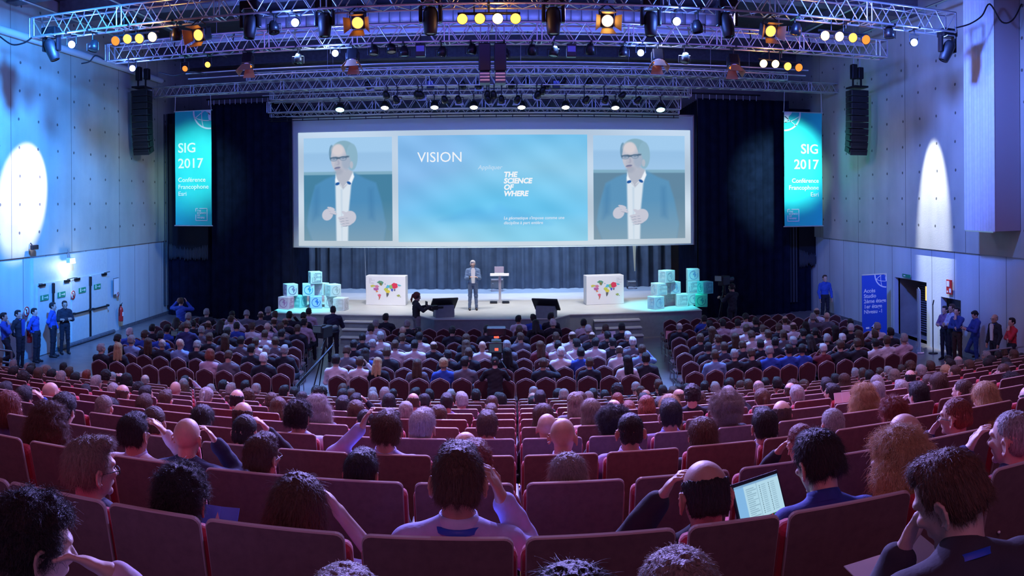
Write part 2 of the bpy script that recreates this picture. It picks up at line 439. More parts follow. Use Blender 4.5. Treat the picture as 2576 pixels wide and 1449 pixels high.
for i in range(46):
    mb.lathe([(.44, 0), (.47, .02), (.47, .30), (.44, .32)], (-7.4 + i * .33, 0, 0), 20, R=Matrix.Rotation(PI / 2, 3, 'Y'))
mb.build('duct_skin', mat('duct_metal', (.55, .55, .6), .45, .5), dc)
MB().tube((-7.4, 0, -.5), (7.7, 0, -.5), .03).build('support_rail', M['alu'], dc)
# rods and a small light box along the ceiling at both sides
for x, y, nm in ((-10.4, 13.5, 'pale louvred light box under the ceiling at the left'), (9.3, 13.7, 'pale louvred light box under the ceiling at the right')):
    t = thing('ceiling_light', nm, 'ceiling light', (x, y, ZC - .75))
    MB().bbox((0, 0, 0), (1.3, .5, .14), .02).build('housing', M['pale'], t)
    mb = MB()
    for i in range(9): mb.box((-.52 + i * .13, 0, -.09), (.02, .44, .05))
    mb.build('louvre', M['steel'], t)
for x in (-11.6, -9.6, 9.9, 11.7):
    tag(MB().tube((x, 15, 9.9), (x, 28, 9.9), .035).build('ceiling_pipe', M['steel']), 'thin steel pipe under the ceiling, ' + {-11.6: 'nearest the left wall', -9.6: 'second from the left wall', 9.9: 'second from the right wall', 11.7: 'nearest the right wall'}[x], 'pipe')

# ---------------------------------------------------------------- wall furniture, left
def on_left(px, py, dx=.0): p = at(px, py, X=XL + dx); return p
def exit_sign(px, py, where):
    p = on_left(px, py, .085)
    t = thing('exit_sign', 'small green exit sign on the ' + where, 'sign', p)
    MB().box((0, 0, 0), (.012, .46, .17)).build('plate', M['green'], t)
    mb = MB(); mb.box((.01, -.12, 0), (.006, .05, .10)); mb.ball((.01, -.12, .06), (.004, .02, .02), 6, 4); mb.box((.01, .05, 0), (.006, .16, .022))
    mb.add([(.013, .12, .05), (.013, .12, -.05), (.013, .19, 0)], [(0, 1, 2)])
    mb.build('pictogram', M['ink'], t)
for i, (x0, x1, yy) in enumerate(((92, 131, 745), (132, 175, 735), (178, 224, 715), (226, 268, 700))):
    a, b = at(x0, yy + 20, X=XL + .03).y, at(x1, yy + 20, X=XL + .03).y
    zt = 2.12
    d = struct('door_%d' % (i + 1), MB().box((XL + .045, (a + b) / 2, zt / 2 + .02), (.05, abs(b - a) - .02, zt)), M['doorp'])
    s = 1 if i % 2 else -1
    cy = (a + b) / 2 + (.25 if i % 2 else -.25) * abs(b - a)
    MB().box((XL + .1, cy, zt - .02), (.05, .32, .07)).tube((XL + .1, cy, zt + .03), (XL + .16, cy + s * .3, zt + .05), .012).build('door_closer', M['blackmetal'], d)
    if i in (0, 2):
        e = max(a, b) - .03
        MB().box((XL + .09, e, 1.08), (.05, .07, 2.06)).box((XL + .10, e, 1.95), (.06, .10, .3)).build('bolt_bar', M['black'], d)
    if i in (1, 2, 3):
        MB().tube((XL + .15, min(a, b) + .06, 1.02), (XL + .15, max(a, b) - .06, 1.02), .028, n=10).box((XL + .1, min(a, b) + .08, 1.02), (.12, .05, .07)).box((XL + .1, max(a, b) - .08, 1.02), (.12, .05, .07)).build('push_bar', M['black'], d)
for px_, py_, w in ((112, 749, 'leftmost door leaf of the left wall'), (155, 741, 'second door leaf of the left wall'), (207, 730, 'third door leaf of the left wall'), (245, 721, 'rightmost door leaf of the left wall')):
    exit_sign(px_, py_, w)
def round_sign(px, py, r, lab):
    p = at(px, py, X=XL + .08) if px < 1288 else at(px, py, X=XR - .02)
    t = thing('round_sign', lab, 'sign', p)
    Ry = Matrix.Rotation(PI / 2, 3, 'Y')
    MB().lathe([(0, 0), (r, 0), (r, .01), (0, .01)], (0, 0, 0), 24, R=Ry).build('disc', M['ink'], t)
    MB().lathe([(r * .8, .012), (r, .012), (r, .018), (r * .8, .018)], (0, 0, 0), 24, R=Ry).box((.015, 0, 0), (.006, r * 1.6, r * .16), R=Matrix.Rotation(-.9, 3, 'X')).build('ring', M['red'], t)
    MB().box((.014, 0, 0), (.004, r * .25, r * .9)).build('pictogram', M['black'], t)
round_sign(183, 742, .14, 'round prohibition sign with red bar between the two pairs of doors')
round_sign(66, 784, .15, 'round red and white prohibition sign above the leaning men at the left wall')
round_sign(296, 741, .09, 'small dark round sign under the white notice right of the left doors')
p = at(292, 720, X=XL + .07)
t = thing('wall_notice', 'white framed notice sheet right of the left doors', 'notice', p)
MB().box((0, 0, 0), (.02, .40, .58)).build('frame', M['steel'], t); MB().box((.013, 0, 0), (.006, .36, .54)).build('sheet', M['paper'], t)
p = at(178, 655, X=XL + .22)
t = thing('emergency_lamp', 'small lit white emergency lamp above the doors of the left wall', 'lamp', p)
MB().bbox((0, 0, 0), (.14, .34, .16), .02).build('housing', M['white'], t)
MB().bbox((.03, 0, -.07), (.12, .30, .05), .01).build('diffuser', glow('lamp_emergency', (.95, 1, .85), 9), t)
MB().tube((-.03, 0, .08), (-.08, -.05, .34), .02).build('bracket', M['steel'], t)
lamp('emergency_light', 'POINT', p + Vector((.25, 0, -.2)), p, (.9, 1, .85), 22, .08)
p = at(83, 622, X=XL + .15)
t = thing('wall_camera', 'small black camera on a bracket on the upper left wall', 'camera', p)
MB().bbox((.05, 0, 0), (.12, .3, .14), .02).build('body', M['black'], t); MB().tube((0, .05, 0), (-.12, .05, .12), .02).build('bracket', M['black'], t)
def extinguisher(p, lab):
    t = thing('fire_extinguisher', lab, 'fire extinguisher', p)
    MB().lathe([(0, 0), (.075, .0), (.085, .03), (.085, .40), (.07, .47), (.03, .51), (.03, .55)], n=16).build('cylinder', M['red'], t)
    MB().box((0, 0, .57), (.05, .10, .04)).tube((0, .02, .60), (0, .14, .63), .01).build('valve', M['black'], t)
    MB().path([(0, -.04, .56), (0, -.12, .5), (0, -.11, .2)], .014).build('hose', M['black'], t)
    MB().box((.084, 0, .26), (.006, .09, .14)).build('label_plate', M['ink'], t)
p = at(304, 808, X=XL + .14); extinguisher(p, 'red fire extinguisher on the left wall beside the black drape')
p = at(74, 862, X=XL + .16); p.z = max(p.z, .3); extinguisher(p, 'red fire extinguisher half hidden behind the men leaning on the left wall')
p = at(2388, 722, X=XR - .02)
t = thing('fire_sign', 'small red and white fire safety sign above the right dark doorway', 'sign', p)
MB().box((0, 0, 0), (.015, .30, .42)).build('plate', M['red'], t)
MB().box((-.012, .05, .09), (.006, .14, .16)).box((-.012, -.06, -.10), (.006, .1, .12)).box((-.012, .08, -.14), (.006, .06, .05)).build('pictogram', M['ink'], t)
p = at(2280, 694, X=XR - .03)
t = thing('exit_sign', 'tiny green exit sign above the right open doorway', 'sign', p); MB().box((0, 0, 0), (.02, .5, .1)).build('plate', M['green'], t); MB().box((-.015, .1, 0), (.006, .12, .03)).build('pictogram', M['ink'], t)

# fabric clad column box on the right wall
c0 = at(2500, 300, X=11.75); yb0, yb1 = c0.y, at(2424, 300, X=11.75).y
t = thing('fabric_column', 'tall white fabric covered box hanging on the right wall', 'column', (12.18, (yb0 + yb1) / 2, 0))
zb = at(2470, 581, X=11.75).z
mb = MB(); n = 40
w2 = (yb1 - yb0) / 2
vs = []; fs = []
for j in range(2):
    for i in range(n + 1):
        vs.append((-.42 + .012 * math.sin(i * 1.7) + .01 * math.sin(i * .6 + 2), -w2 + 2 * w2 * i / n, zb if j == 0 else ZC - .4))
for i in range(n): fs.append((i, i + 1, n + 1 + i + 1, n + 1 + i))
mb.add(vs, fs, True)
mb.build('fabric_face', mat('white_fabric', (.66, .68, .70), .8, noise=.05), t)
MB().box((0, 0, (zb + ZC - .4) / 2), (.80, 2 * w2 - .02, ZC - .4 - zb)).build('box', mat('column_side_shade', (.42, .36, .38), .7), t)  # side away from the light: its pinkish shade is put into the colour
MB().box((-.40, 0, zb - .015), (.06, 2 * w2 - .1, .03)).build('bottom_rail', M['alu'], t)

# rails at the foot of the terrace aisles
def rail(x0, x1, y, lab):
    t = thing('hand_rail', lab, 'railing', ((x0 + x1) / 2, y, 0)); h = (x1 - x0) / 2
    for z in (1.0, .72, .45): MB().tube((-h, 0, z), (h, 0, z), .022, n=8).build('rail', M['steel'], t)
    for x in (-h, h): MB().tube((x, 0, 0), (x, 0, 1.0), .025, n=8).build('post', M['steel'], t)
a = at(2480, 884, z=1.0); b = at(2546, 875, z=1.0)
rail(a.x, b.x, a.y, 'steel hand rail in front of the people standing at the right wall')
rail(b.x + .12, 12.4, a.y - .05, 'steel hand rail running up to the right wall')
a = at(0, 880, z=1.0); rail(XL + .3, at(28, 884, z=1.0).x, a.y, 'steel hand rail at the foot of the left wall')
# ---------------------------------------------------------------- stage
SH = .82
SXL, SXR, SYF = -7.35, 6.95, 25.85
def fr(px, py): return at(px, py, z=SH)
tl, tr = at(1092, 803, z=SH).x, at(1398, 803, z=SH).x
TY = 25.05
st = thing('stage', 'low wide stage with pale grey floor and dark grey skirt', 'stage', ((SXL + SXR) / 2, 29, 0)); cx = (SXL + SXR) / 2
outline = [(SXL, YB), (SXL, SYF), (tl - .55, SYF), (tl, TY), (tr, TY), (tr + .55, SYF), (SXR, SYF), (SXR, YB)]
mb = MB(); n = len(outline)
vs = [(x - cx, y - 29, SH) for x, y in outline] + [(x - cx, y - 29, SH - .03) for x, y in outline]
mb.add(vs, [tuple(range(n)), tuple(range(2 * n - 1, n - 1, -1))] + [(i, n + i, n + (i + 1) % n, (i + 1) % n) for i in range(n)])
mb.build('stage_floor', M['stage'], st)
mb = MB(); e = .02
vs = [(x * .999 - cx, y + e - 29, SH - .03) for x, y in outline] + [(x * .999 - cx, y + e - 29, 0) for x, y in outline]
mb.add(vs, [(i, n + i, n + (i + 1) % n, (i + 1) % n) for i in range(n)])
mb.build('skirt', M['stagefront'], st)

def stairs(px0, px1, lab):
    x0, x1 = at(px0, 800, Y=SYF).x, at(px1, 800, Y=SYF).x
    t = thing('stage_stairs', lab, 'stairs', ((x0 + x1) / 2, SYF - .45, 0)); w = x1 - x0
    for i in range(3):
        z = SH * (3 - i) / 4 + .02; y = .30 - i * .3
        MB().bbox((0, y, z - .02), (w, .30, .04), .006).build('tread', M['stage'], t)
        MB().box((0, y + .02, (z - .04) / 2), (w - .02, .24, z - .04)).build('riser', M['stagefront'], t)
stairs(868, 942, 'grey steps with pale treads up to the stage, left side')
stairs(1492, 1607, 'grey steps with pale treads up to the stage, right side')

# back drape behind the stage
def drape(name, lab, x0, x1, y, z0, z1, m, amp=.07, wl=.32, cat_='curtain', seed=1, y1=None, kind=None):
    rnd = random.Random(seed)
    L = math.hypot(x1 - x0, (y1 - y) if y1 is not None else 0); n = int(L / .045); ph = 0; prof = []
    for i in range(n + 1):
        ph += .045 / wl * 2 * PI * rnd.uniform(.5, 1.5)
        prof.append(amp * (math.sin(ph) + .35 * math.sin(2.3 * ph + 1)))
    vs = []; fs = []
    ux, uy = (x1 - x0) / L, ((y1 - y) / L if y1 is not None else 0)
    K = 5
    for j in range(K + 1):
        for i in range(n + 1):
            s = L * i / n; a = prof[i] * (.55 + .45 * (1 - j / K))
            vs.append((x0 + ux * s - uy * a, y + uy * s + ux * a, z0 + (z1 - z0) * j / K))
    for j in range(K):
        for i in range(n):
            a = j * (n + 1) + i; fs.append((a, a + 1, a + n + 2, a + n + 1))
    o = MB().add(vs, fs, True).build(name, m)
    if kind: return tag(o, kind=kind)
    return tag(o, lab, cat_)
drape('stage_curtain', 'dark blue grey pleated curtain across the back of the stage under the screen', -8.6, 7.6, 33.35, SH, 8.6, M['backdrape'], .10, .5, seed=4)
PY = 29.3
pxl, pxr = at(727, 500, Y=PY).x, at(1757, 500, Y=PY).x
drape('side_curtain', 'tall black curtain left of the screen', at(532, 500, Y=PY).x, pxl, PY, 0, 8.35, M['drape'], .06, .4, seed=2)
drape('side_curtain', 'tall black curtain right of the screen', pxr, at(1985, 500, Y=PY).x, PY, 0, 8.35, M['drape'], .06, .4, seed=3)
drape('wing_curtain', 'black curtain running back from the left edge of the screen opening', pxl, pxl - .2, PY + .1, 0, 8.3, M['drape'], .05, .4, y1=33.3, seed=5)
drape('wing_curtain', 'black curtain running back from the right edge of the screen opening', pxr, pxr + .2, PY + .1, 0, 8.3, M['drape'], .05, .4, y1=33.3, seed=6)
drape('corner_curtain', 'black curtain behind the left hanging banner beside the left wall', XL + .1, at(545, 500, Y=PY).x, PY + .35, 0, 8.1, M['drape'], .05, .35, seed=8)
drape('corner_curtain', 'black curtain behind the right hanging banner beside the right wall', at(1970, 500, Y=PY).x, XR - .1, PY + .35, 0, 8.1, M['drape'], .05, .35, seed=9)
grey = mat('scrim', (.045, .055, .075), .9)
def frame_drape(pxa, pxb, pya, pyb, lab, sd):
    """dark rectangle of cloth with gathered swag hanging under it"""
    a, b = at(pxa, pya, Y=PY + .2), at(pxb, pyb, Y=PY + .2)
    t = thing('masking_drape', lab, 'curtain', ((a.x + b.x) / 2, PY + .2, 0)); w = (b.x - a.x) / 2
    MB().box((0, 0, (a.z + b.z) / 2), (2 * w, .03, a.z - b.z)).build('panel', mat('panel_black', (.006, .008, .016), .95), t)
    rnd = random.Random(sd); mb = MB()
    for i in range(26):
        x = -w + 2 * w * (i + .5) / 26; h = .28 + .2 * rnd.random() + .25 * abs(x / w) ** 3
        mb.ball((x, -.02, b.z - .1 - .1 * (1 - abs(x / w))), (w / 26 * 1.1, .05, h * .6), 8, 6)
    mb.build('swag', grey, t)
    mb = MB()
    for k in range(4): mb.tube((-w - .1 - k * .12, .03, .4), (-w - .1 - k * .12, .03, a.z + .4), .035 + .01 * (k % 2), n=8)
    mb.build('side_fold', grey, t)
frame_drape(424, 524, 312, 628, 'black masking drape with gathered swag behind the left banner', 3)
frame_drape(2008, 2104, 312, 640, 'black masking drape with gathered swag behind the right banner', 5)

# ---------------------------------------------------------------- projection screen
SY = 29.9
a, b = at(737, 291, Y=SY), at(1745, 621, Y=SY)
zt, zb_ = at(1240, 289, Y=SY).z, at(1240, 623, Y=SY).z
scr = thing('projection_screen', 'very wide projection screen hanging over the stage showing a slide between two live pictures', 'screen', ((a.x + b.x) / 2, SY, 0))
ox = (a.x + b.x) / 2
SW = b.x - a.x
MB().box((0, .03, (zt + zb_) / 2), (SW, .03, zt - zb_)).build('cloth', mat('screen_cloth', (.66, .84, .78), .7), scr)
MB().tube((-SW / 2 - .1, .03, zt + .02), (SW / 2 + .1, .03, zt + .02), .05).build('top_bar', M['alu'], scr)
for sx in (-1, 1): MB().box((sx * (SW / 2 + .02), 0, (zt + zb_) / 2), (.05, .05, zt - zb_)).build('edge_pole', M['alu'], scr)
PICT = picture('projected_picture', 1.0)
def lin(c): return [((v / 255) ** 2.2) for v in c]
def painted(name, x0, x1, z0, z1, nx, nz, fn, y, parent, label=None):
    """an image plate: fn(u,v)->rgb 0..255 with u to the right, v down, both 0..1"""
    u = np.linspace(0, 1, nx); v = np.linspace(0, 1, nz)
    U, V = np.meshgrid(u, v)
    rgb = fn(U, V); vs = np.stack([x0 + (x1 - x0) * U, np.full_like(U, y), z1 - (z1 - z0) * V], -1).reshape(-1, 3)
    idx = np.arange(nx * nz).reshape(nz, nx)
    fs = np.stack([idx[1:, :-1], idx[1:, 1:], idx[:-1, 1:], idx[:-1, :-1]], -1).reshape(-1, 4)
    me = bpy.data.meshes.new(name); me.from_pydata(vs.tolist(), [], fs.tolist())
    ca = me.color_attributes.new('picture', 'FLOAT_COLOR', 'POINT')
    c = np.ones((nx * nz, 4)); c[:, :3] = (np.clip(rgb.reshape(-1, 3), 0, 255) / 255) ** 2.2
    ca.data.foreach_set('color', c.ravel()); me.materials.append(PICT); me.update()
    o = mesh_obj(name, me, parent)
    if label: o['label'] = label
    return o
def sl(px, py): p = at(px, py, Y=SY); return p.x - ox, p.z
def A3(c, U): return np.ones(U.shape + (3,)) * np.array(c, float)
def sm(x): return np.clip(x, 0, 1)
def over(img, mask, c):
    c = np.array(c, float)
    return img * (1 - mask[..., None]) + c * mask[..., None]
def ell_m(U, V, cx, cy, rx, ry, soft=.06, rot=0):
    x, y = U - cx, V - cy; c, s = math.cos(rot), math.sin(rot); x, y = x * c + y * s, -x * s + y * c
    d = np.sqrt((x / rx) ** 2 + (y / ry) ** 2); return sm((1 - d) / soft + .5)
def poly_m(U, V, pts, soft=.006):
    inside = np.zeros(U.shape, bool); dist = np.full(U.shape, 9.0); n = len(pts)
    for i in range(n):
        x0, y0 = pts[i]; x1, y1 = pts[(i + 1) % n]
        c = ((y0 > V) != (y1 > V)) & (U < (x1 - x0) * (V - y0) / ((y1 - y0) if y1 != y0 else 1e-9) + x0); inside ^= c
        ex, ey = x1 - x0, y1 - y0; t = sm(((U - x0) * ex + (V - y0) * ey) / (ex * ex + ey * ey + 1e-12))
        dist = np.minimum(dist, np.hypot(U - x0 - t * ex, V - y0 - t * ey))
    return sm(np.where(inside, dist, -dist) / soft * .5 + .5)
def wob(U, V, s=1):
    return (np.sin(U * 3.1 * s + 1.3) * np.cos(V * 4.3 * s + .4) + np.sin(U * 7.7 * s - V * 5.1 * s) * .5)
def border_fn(U, V):
    im = A3((190, 208, 226), U); return im + 10 * wob(U, V, 2)[..., None] + np.array([0, 0, 0]) + (V[..., None] - .5) * np.array([14, 6, -6])
def slide_fn(U, V):
    im = A3((112, 190, 236), U)
    im = over(im, .8 * ell_m(U, V, .05, .3, .45, .6, .9), (136, 184, 236))
    im = over(im, .8 * ell_m(U, V, .85, .45, .5, .32, 1.0), (146, 206, 236))
    im = over(im, .9 * ell_m(U, V, .55, .75, .5, .3, 1.0), (104, 196, 240))
    im = over(im, .9 * sm((V - .72) / .28), (164, 212, 232))
    im = over(im, .6 * ell_m(U, V, .75, 1.0, .3, .16, 1.0), (126, 206, 238))
    hill = poly_m(U, V, [(.22, .80), (.33, .72), (.42, .68), (.48, .72), (.53, .66), (.60, .70), (.72, .78), (.80, .84), (.5, .82)], .03)
    im = over(im, .25 * hill, (70, 150, 220))
    im = im + (5 * wob(U, V, 4))[..., None]
    return im
def live_fn(flip):
    def f(U, V):
        k = .04 if flip else 0
        im = A3((160, 202, 238), U); im = over(im, sm((V - .13) / .03), (150, 192, 230)); im = over(im, sm((V - .2) / .2) * .5, (172, 208, 240))
        im = over(im, sm((V - .325) / .01), (128, 172, 196)); dk = (72, 128, 160) if not flip else (98, 134, 160)
        im = over(im, sm((V - .355) / .01), dk); im = over(im, sm((V - .6) / .5) * .7, (150, 168, 178))
        J = (80, 140, 186) if not flip else (92, 146, 186)
        body = poly_m(U, V, [(.36, .365), (.25, .40), (.13, .46), (.09, .58), (.05, .72), (.03, .85), (.10, 1.02), (.90, 1.02), (.93, .86), (.88, .62), (.82, .44), (.70, .40), (.58, .345)], .012)
        im = over(im, body, J); im = over(im, body * sm((V - .62) / .4) * .75, (142, 166, 180))
        im = over(im, body * .35 * poly_m(U, V, [(.13, .5), (.17, .48), (.17, .75), (.10, .8)], .03), (60, 112, 160))
        im = over(im, body * .35 * poly_m(U, V, [(.74, .5), (.78, .5), (.80, .8), (.74, .78)], .03), (60, 112, 160))
        im = over(im, poly_m(U, V, [(.36, .40), (.37, 1.02), (.50, 1.02), (.51, .72), (.53, .55), (.55, .37), (.45, .44)], .01), (214, 226, 238))
        im = over(im, .5 * poly_m(U, V, [(.42, .5), (.43, 1.0), (.435, 1.0), (.44, .5)], .01), (170, 196, 220))
        im = over(im, poly_m(U, V, [(.37, .34), (.37, .42), (.44, .49), (.45, .50), (.53, .42), (.56, .33), (.50, .30)], .008), (176, 182, 198))
        im = over(im, poly_m(U, V, [(.365, .35), (.36, .43), (.40, .435), (.435, .475), (.38, .40)], .006), (236, 242, 250))
        im = over(im, poly_m(U, V, [(.56, .335), (.575, .38), (.54, .455), (.50, .44), (.455, .475), (.52, .41)], .006), (236, 242, 250))
        im = over(im, ell_m(U, V, .385, .447, .025, .014, .3, -.3), (40, 90, 160)); im = over(im, ell_m(U, V, .515, .44, .025, .014, .3, .4), (40, 90, 160))
        im = over(im, ell_m(U, V, .455, .155, .150, .125, .08), (132, 172, 192))                       # hair
        im = over(im, ell_m(U, V, .55, .19, .065, .13, .1), (138, 178, 200)); im = over(im, ell_m(U, V, .32, .15, .03, .08, .2), (110, 150, 180))
        im = over(im, ell_m(U, V, .40, .20, .088, .135, .06), (190, 192, 206)); im = over(im, ell_m(U, V, .39, .12, .068, .055, .5), (212, 206, 212))
        im = over(im, ell_m(U, V, .425, .27, .075, .085, .1, .25), (180, 184, 200)); im = over(im, ell_m(U, V, .485, .24, .05, .07, .5), (160, 174, 196))
        im = over(im, ell_m(U, V, .545, .265, .018, .035, .2), (176, 184, 200))
        im = over(im, .9 * poly_m(U, V, [(.30, .195), (.37, .185), (.40, .19), (.50, .178), (.52, .18), (.515, .19), (.41, .205), (.31, .212)], .006), (58, 84, 110))
        for gx, gy in ((.345, .208), (.45, .202)):
            im = over(im, .8 * ell_m(U, V, gx, gy, .040, .022, .25), (84, 112, 142)); im = over(im, .9 * ell_m(U, V, gx, gy + .005, .033, .014, .4), (160, 176, 198))
            im = over(im, .5 * ell_m(U, V, gx, gy - .002, .016, .006, .8), (80, 100, 130))
        im = over(im, .7 * poly_m(U, V, [(.385, .22), (.395, .25), (.38, .262), (.40, .266), (.41, .25), (.40, .22)], .01), (150, 152, 176))
        im = over(im, ell_m(U, V, .385, .293, .035, .010, .4, -.15), (110, 116, 150)); im = over(im, .6 * ell_m(U, V, .39, .306, .03, .008, .5), (186, 160, 176))
        im = over(im, .5 * ell_m(U, V, .40, .328, .05, .03, .8), (150, 160, 180))
        sk = (196, 198, 214); ln = (120, 134, 160)
        im = over(im, ell_m(U, V, .27, .745, .065, .055, .1, -.5), sk)
        for q in range(3): im = over(im, ell_m(U, V, .31 + .012 * q, .685 + .022 * q, .045, .012, .2, .25), sk); im = over(im, .6 * ell_m(U, V, .31 + .012 * q, .698 + .022 * q, .04, .003, .5, .25), ln)
        im = over(im, ell_m(U, V, .52, .775, .075, .065, .08, -.3), sk); im = over(im, ell_m(U, V, .47, .735, .045, .016, .15, .45), sk)
        for q in range(4):
            im = over(im, ell_m(U, V, .445 + .012 * q, .772 + .024 * q, .06, .012, .15, -.12), sk); im = over(im, .7 * ell_m(U, V, .445 + .012 * q, .785 + .024 * q, .055, .003, .5, -.12), ln)
        return im
    return f
bx0, bz1 = sl(750, 334); bx1, _ = sl(1736, 334); _, bz1 = sl(1240, 326); _, bz0 = sl(1240, 619)
painted('bright_margin', bx0, bx1, bz0, bz1, 60, 20, border_fn, -.002, scr)
q0, q1 = sl(764, 347)[0], sl(986, 347)[0]; hz1, hz0 = sl(870, 346)[1], sl(870, 606)[1]
LF = painted('live_picture', q0, q1, hz0, hz1, 170, 200, live_fn(False), -.012, scr, 'live picture of the grey haired speaker, left side')
q0, q1 = sl(1492, 347)[0], sl(1722, 347)[0]
painted('live_picture', q0, q1, hz0, hz1, 170, 200, live_fn(True), -.012, scr, 'live picture of the grey haired speaker, right side')
q0, q1 = sl(1001, 340)[0], sl(1477, 340)[0]; _, z1_ = sl(1240, 339); _, z0_ = sl(1240, 608)
painted('slide', q0, q1, z0_, z1_, 90, 60, slide_fn, -.012, scr)
TW = glow('slide_text_white', (.92, .95, 1.0), .95); TW2 = glow('slide_text_pale', (.62, .78, .95), .95)
def slide_text(s, px, py, h, m=TW, **k):
    x, z = sl(px, py); sz = h / F * SY / .72 * 1.0
    text(s, sz, m, scr, Matrix.Translation((x, -.02, z)) @ FACE, name='slide_text', depth=.001, **k)
slide_text('VISION', 1050, 408, 26)
slide_text('Appliquer', 1202, 426, 11, TW2, shear=.2)
for s, y in (('THE', 445), ('SCIENCE', 461), ('OF', 477), ('WHERE', 493)): slide_text(s, 1267, y, 13, shear=.18, bold=.012)
slide_text("La géomatique s'impose comme une", 1267, 552, 7.5, TW2, shear=.15, bold=.004)
slide_text('discipline à part entière', 1267, 564, 7.5, TW2, shear=.15, bold=.004)

# ---------------------------------------------------------------- hanging banners
TEALM = mat('banner_teal', (.02, .62, .58), .7, noise=.03, nscale=2)
def continent(mb, pts, y, s=1, ox=0, oz=0): mb.plate([(ox + x * s, oz + z * s) for x, z in pts], y - .004, y)
AFR = [(-.25, .3), (-.1, .36), (.1, .32), (.2, .26), (.26, .12), (.36, .08), (.3, -.05), (.2, -.15), (.18, -.3), (.08, -.45), (-.02, -.44), (-.06, -.25), (-.05, -.08), (-.12, .02), (-.28, .04), (-.34, .15)]
EUR = [(-.2, .45), (-.05, .42), (.05, .48), (.2, .5), (.3, .62), (.15, .8), (-.02, .75), (-.1, .6), (-.22, .55)]
def globe(parent, c, r, y, m, ring=.09, clipx=None, clipz=None, name='globe_print', land=True):
    """round world emblem, optionally cut by the cloth edge"""
    mb = MB()
    def keep(x, z): return (clipx is None or (x <= clipx[1] and x >= clipx[0])) and (clipz is None or z <= clipz)
    N = 64
    for i in range(N):
        a0, a1 = 2 * PI * i / N, 2 * PI * (i + 1) / N; am = (a0 + a1) / 2
        if keep(c[0] + r * math.cos(am), c[1] + r * math.sin(am)):
            P = [(c[0] + k * r * math.cos(a), c[1] + k * r * math.sin(a)) for k, a in ((1, a0), (1, a1), (1 - ring, a1), (1 - ring, a0))]
            mb.plate(P, y - .003, y)
    for ang, off in ((.5, .2), (-.7, -.1), (1.4, .45), (.1, -.5)):       # orbit lines
        for i in range(30):
            t0, t1 = -1 + i / 15, -1 + (i + 1) / 15; 
            def pt(t, w): x = t * math.sqrt(max(0, 1 - off * off)); z = off * (1 - .5 * t * t) + w; return (c[0] + r * (x * math.cos(ang) - z * math.sin(ang)), c[1] + r * (x * math.sin(ang) + z * math.cos(ang)))
            P = [pt(t0, .022), pt(t1, .022), pt(t1, -.022), pt(t0, -.022)]
            if all(keep(*p) and math.hypot(p[0] - c[0], p[1] - c[1]) < r for p in P): mb.plate(P, y - .003, y)
    if land:
        for src in (AFR, EUR):
            # fine fan so the outline is cut cleanly where the cloth ends
            P = [(c[0] + r * (x * 1.35), c[1] + r * (z * 1.15)) for x, z in src]
            if clipx: P = [(min(max(x, clipx[0]), clipx[1]), z) for x, z in P]
            if clipz is not None: P = [(x, min(z, clipz)) for x, z in P]
            mb.plate(P, y - .003, y)
    mb.build(name, m, parent)
def sow_logo(parent, c, s, y, m, mono=True):
    """the square frame with a gap and the four stacked words"""
    mb = MB(); w = s * .055; h = s / 2
    mb.box((c[0] + h, y, c[1]), (w, .004, s)); mb.box((c[0], y, c[1] - h), (s + w, .004, w))
    mb.box((c[0] + h * .35, y, c[1] + h), (s * .65 + w, .004, w)); mb.box((c[0] - h, y, c[1] - h * .5), (w, .004, h)); mb.box((c[0] - h, y, c[1] + h * .75), (w, .004, h * .5)); mb.box((c[0] - h * .8, y, c[1] + h), (h * .4, .004, w))
    mb.build('logo_frame', m, parent)
    for i, wd in enumerate(('THE', 'SCIENCE', 'OF', 'WHERE')):
        text(wd, s * .20, m, parent, Matrix.Translation((c[0] - h * .78, y - .002, c[1] + h * .48 - i * s * .19)) @ FACE, name='logo_text', depth=.001, bold=s * .004)
def banner(pa, pb, side):
    Y = 27.27
    a, b = at(pa[0], pa[1], Y=Y), at(pb[0], pb[1], Y=Y); w, h = b.x - a.x, a.z - b.z
    t = thing('hanging_banner', 'tall turquoise conference banner hanging at the %s of the stage' % side, 'banner', ((a.x + b.x) / 2, Y, b.z))
    vs = []; fs = []; nx, nz = 10, 30
    for j in range(nz + 1):
        for i in range(nx + 1):
            vs.append((-w / 2 + w * i / nx, .01 * math.sin(i * .9 + j * .25), h * j / nz))
    for j in range(nz):
        for i in range(nx): q = j * (nx + 1) + i; fs.append((q, q + 1, q + nx + 2, q + nx + 1))
    MB().add(vs, fs, True).build('cloth', TEALM, t)
    for z in (0, h): MB().tube((-w / 2 - .04, 0, z), (w / 2 + .04, 0, z), .022, n=8).build('pole', M['alu'], t)
    for s in (-1, 1): MB().tube((s * w / 2, 0, h), (s * (w / 2 - .03), 0, 8.5 - b.z), .012, n=5).build('cord', M['white'], t)
    k = h / 288.0; I = M['ink']; y = -.022
    if side == 'left':
        globe(t, (w / 2 - .06, h - 4 * k), 44 * k, y, I, clipx=(-w, w / 2), clipz=h)
        X = -w / 2 + 8 * k; al = 'LEFT'; lx = w / 2 - 27 * k
    else:
        globe(t, (-w / 2 + .0, h - 4 * k), 45 * k, y, I, clipx=(-w / 2, w), clipz=h)
        X = w / 2 - 10 * k; al = 'RIGHT'; lx = -w / 2 + 23 * k
    for s, dz, sz in (('SIG', 104, 34), ('2017', 143, 34), ('Conférence', 178, 15.5), ('Francophone', 195.5, 15.5), ('Esri', 213, 15.5)):
        text(s, sz * k, I, t, Matrix.Translation((X, y, h - dz * k)) @ FACE, align=al, bold=.006 if sz > 20 else .0025, depth=.001)
    sow_logo(t, (lx, 28 * k), 30 * k, y, I)
banner((440, 281), (533, 568), 'left'); banner((1972, 281), (2069, 568), 'right')

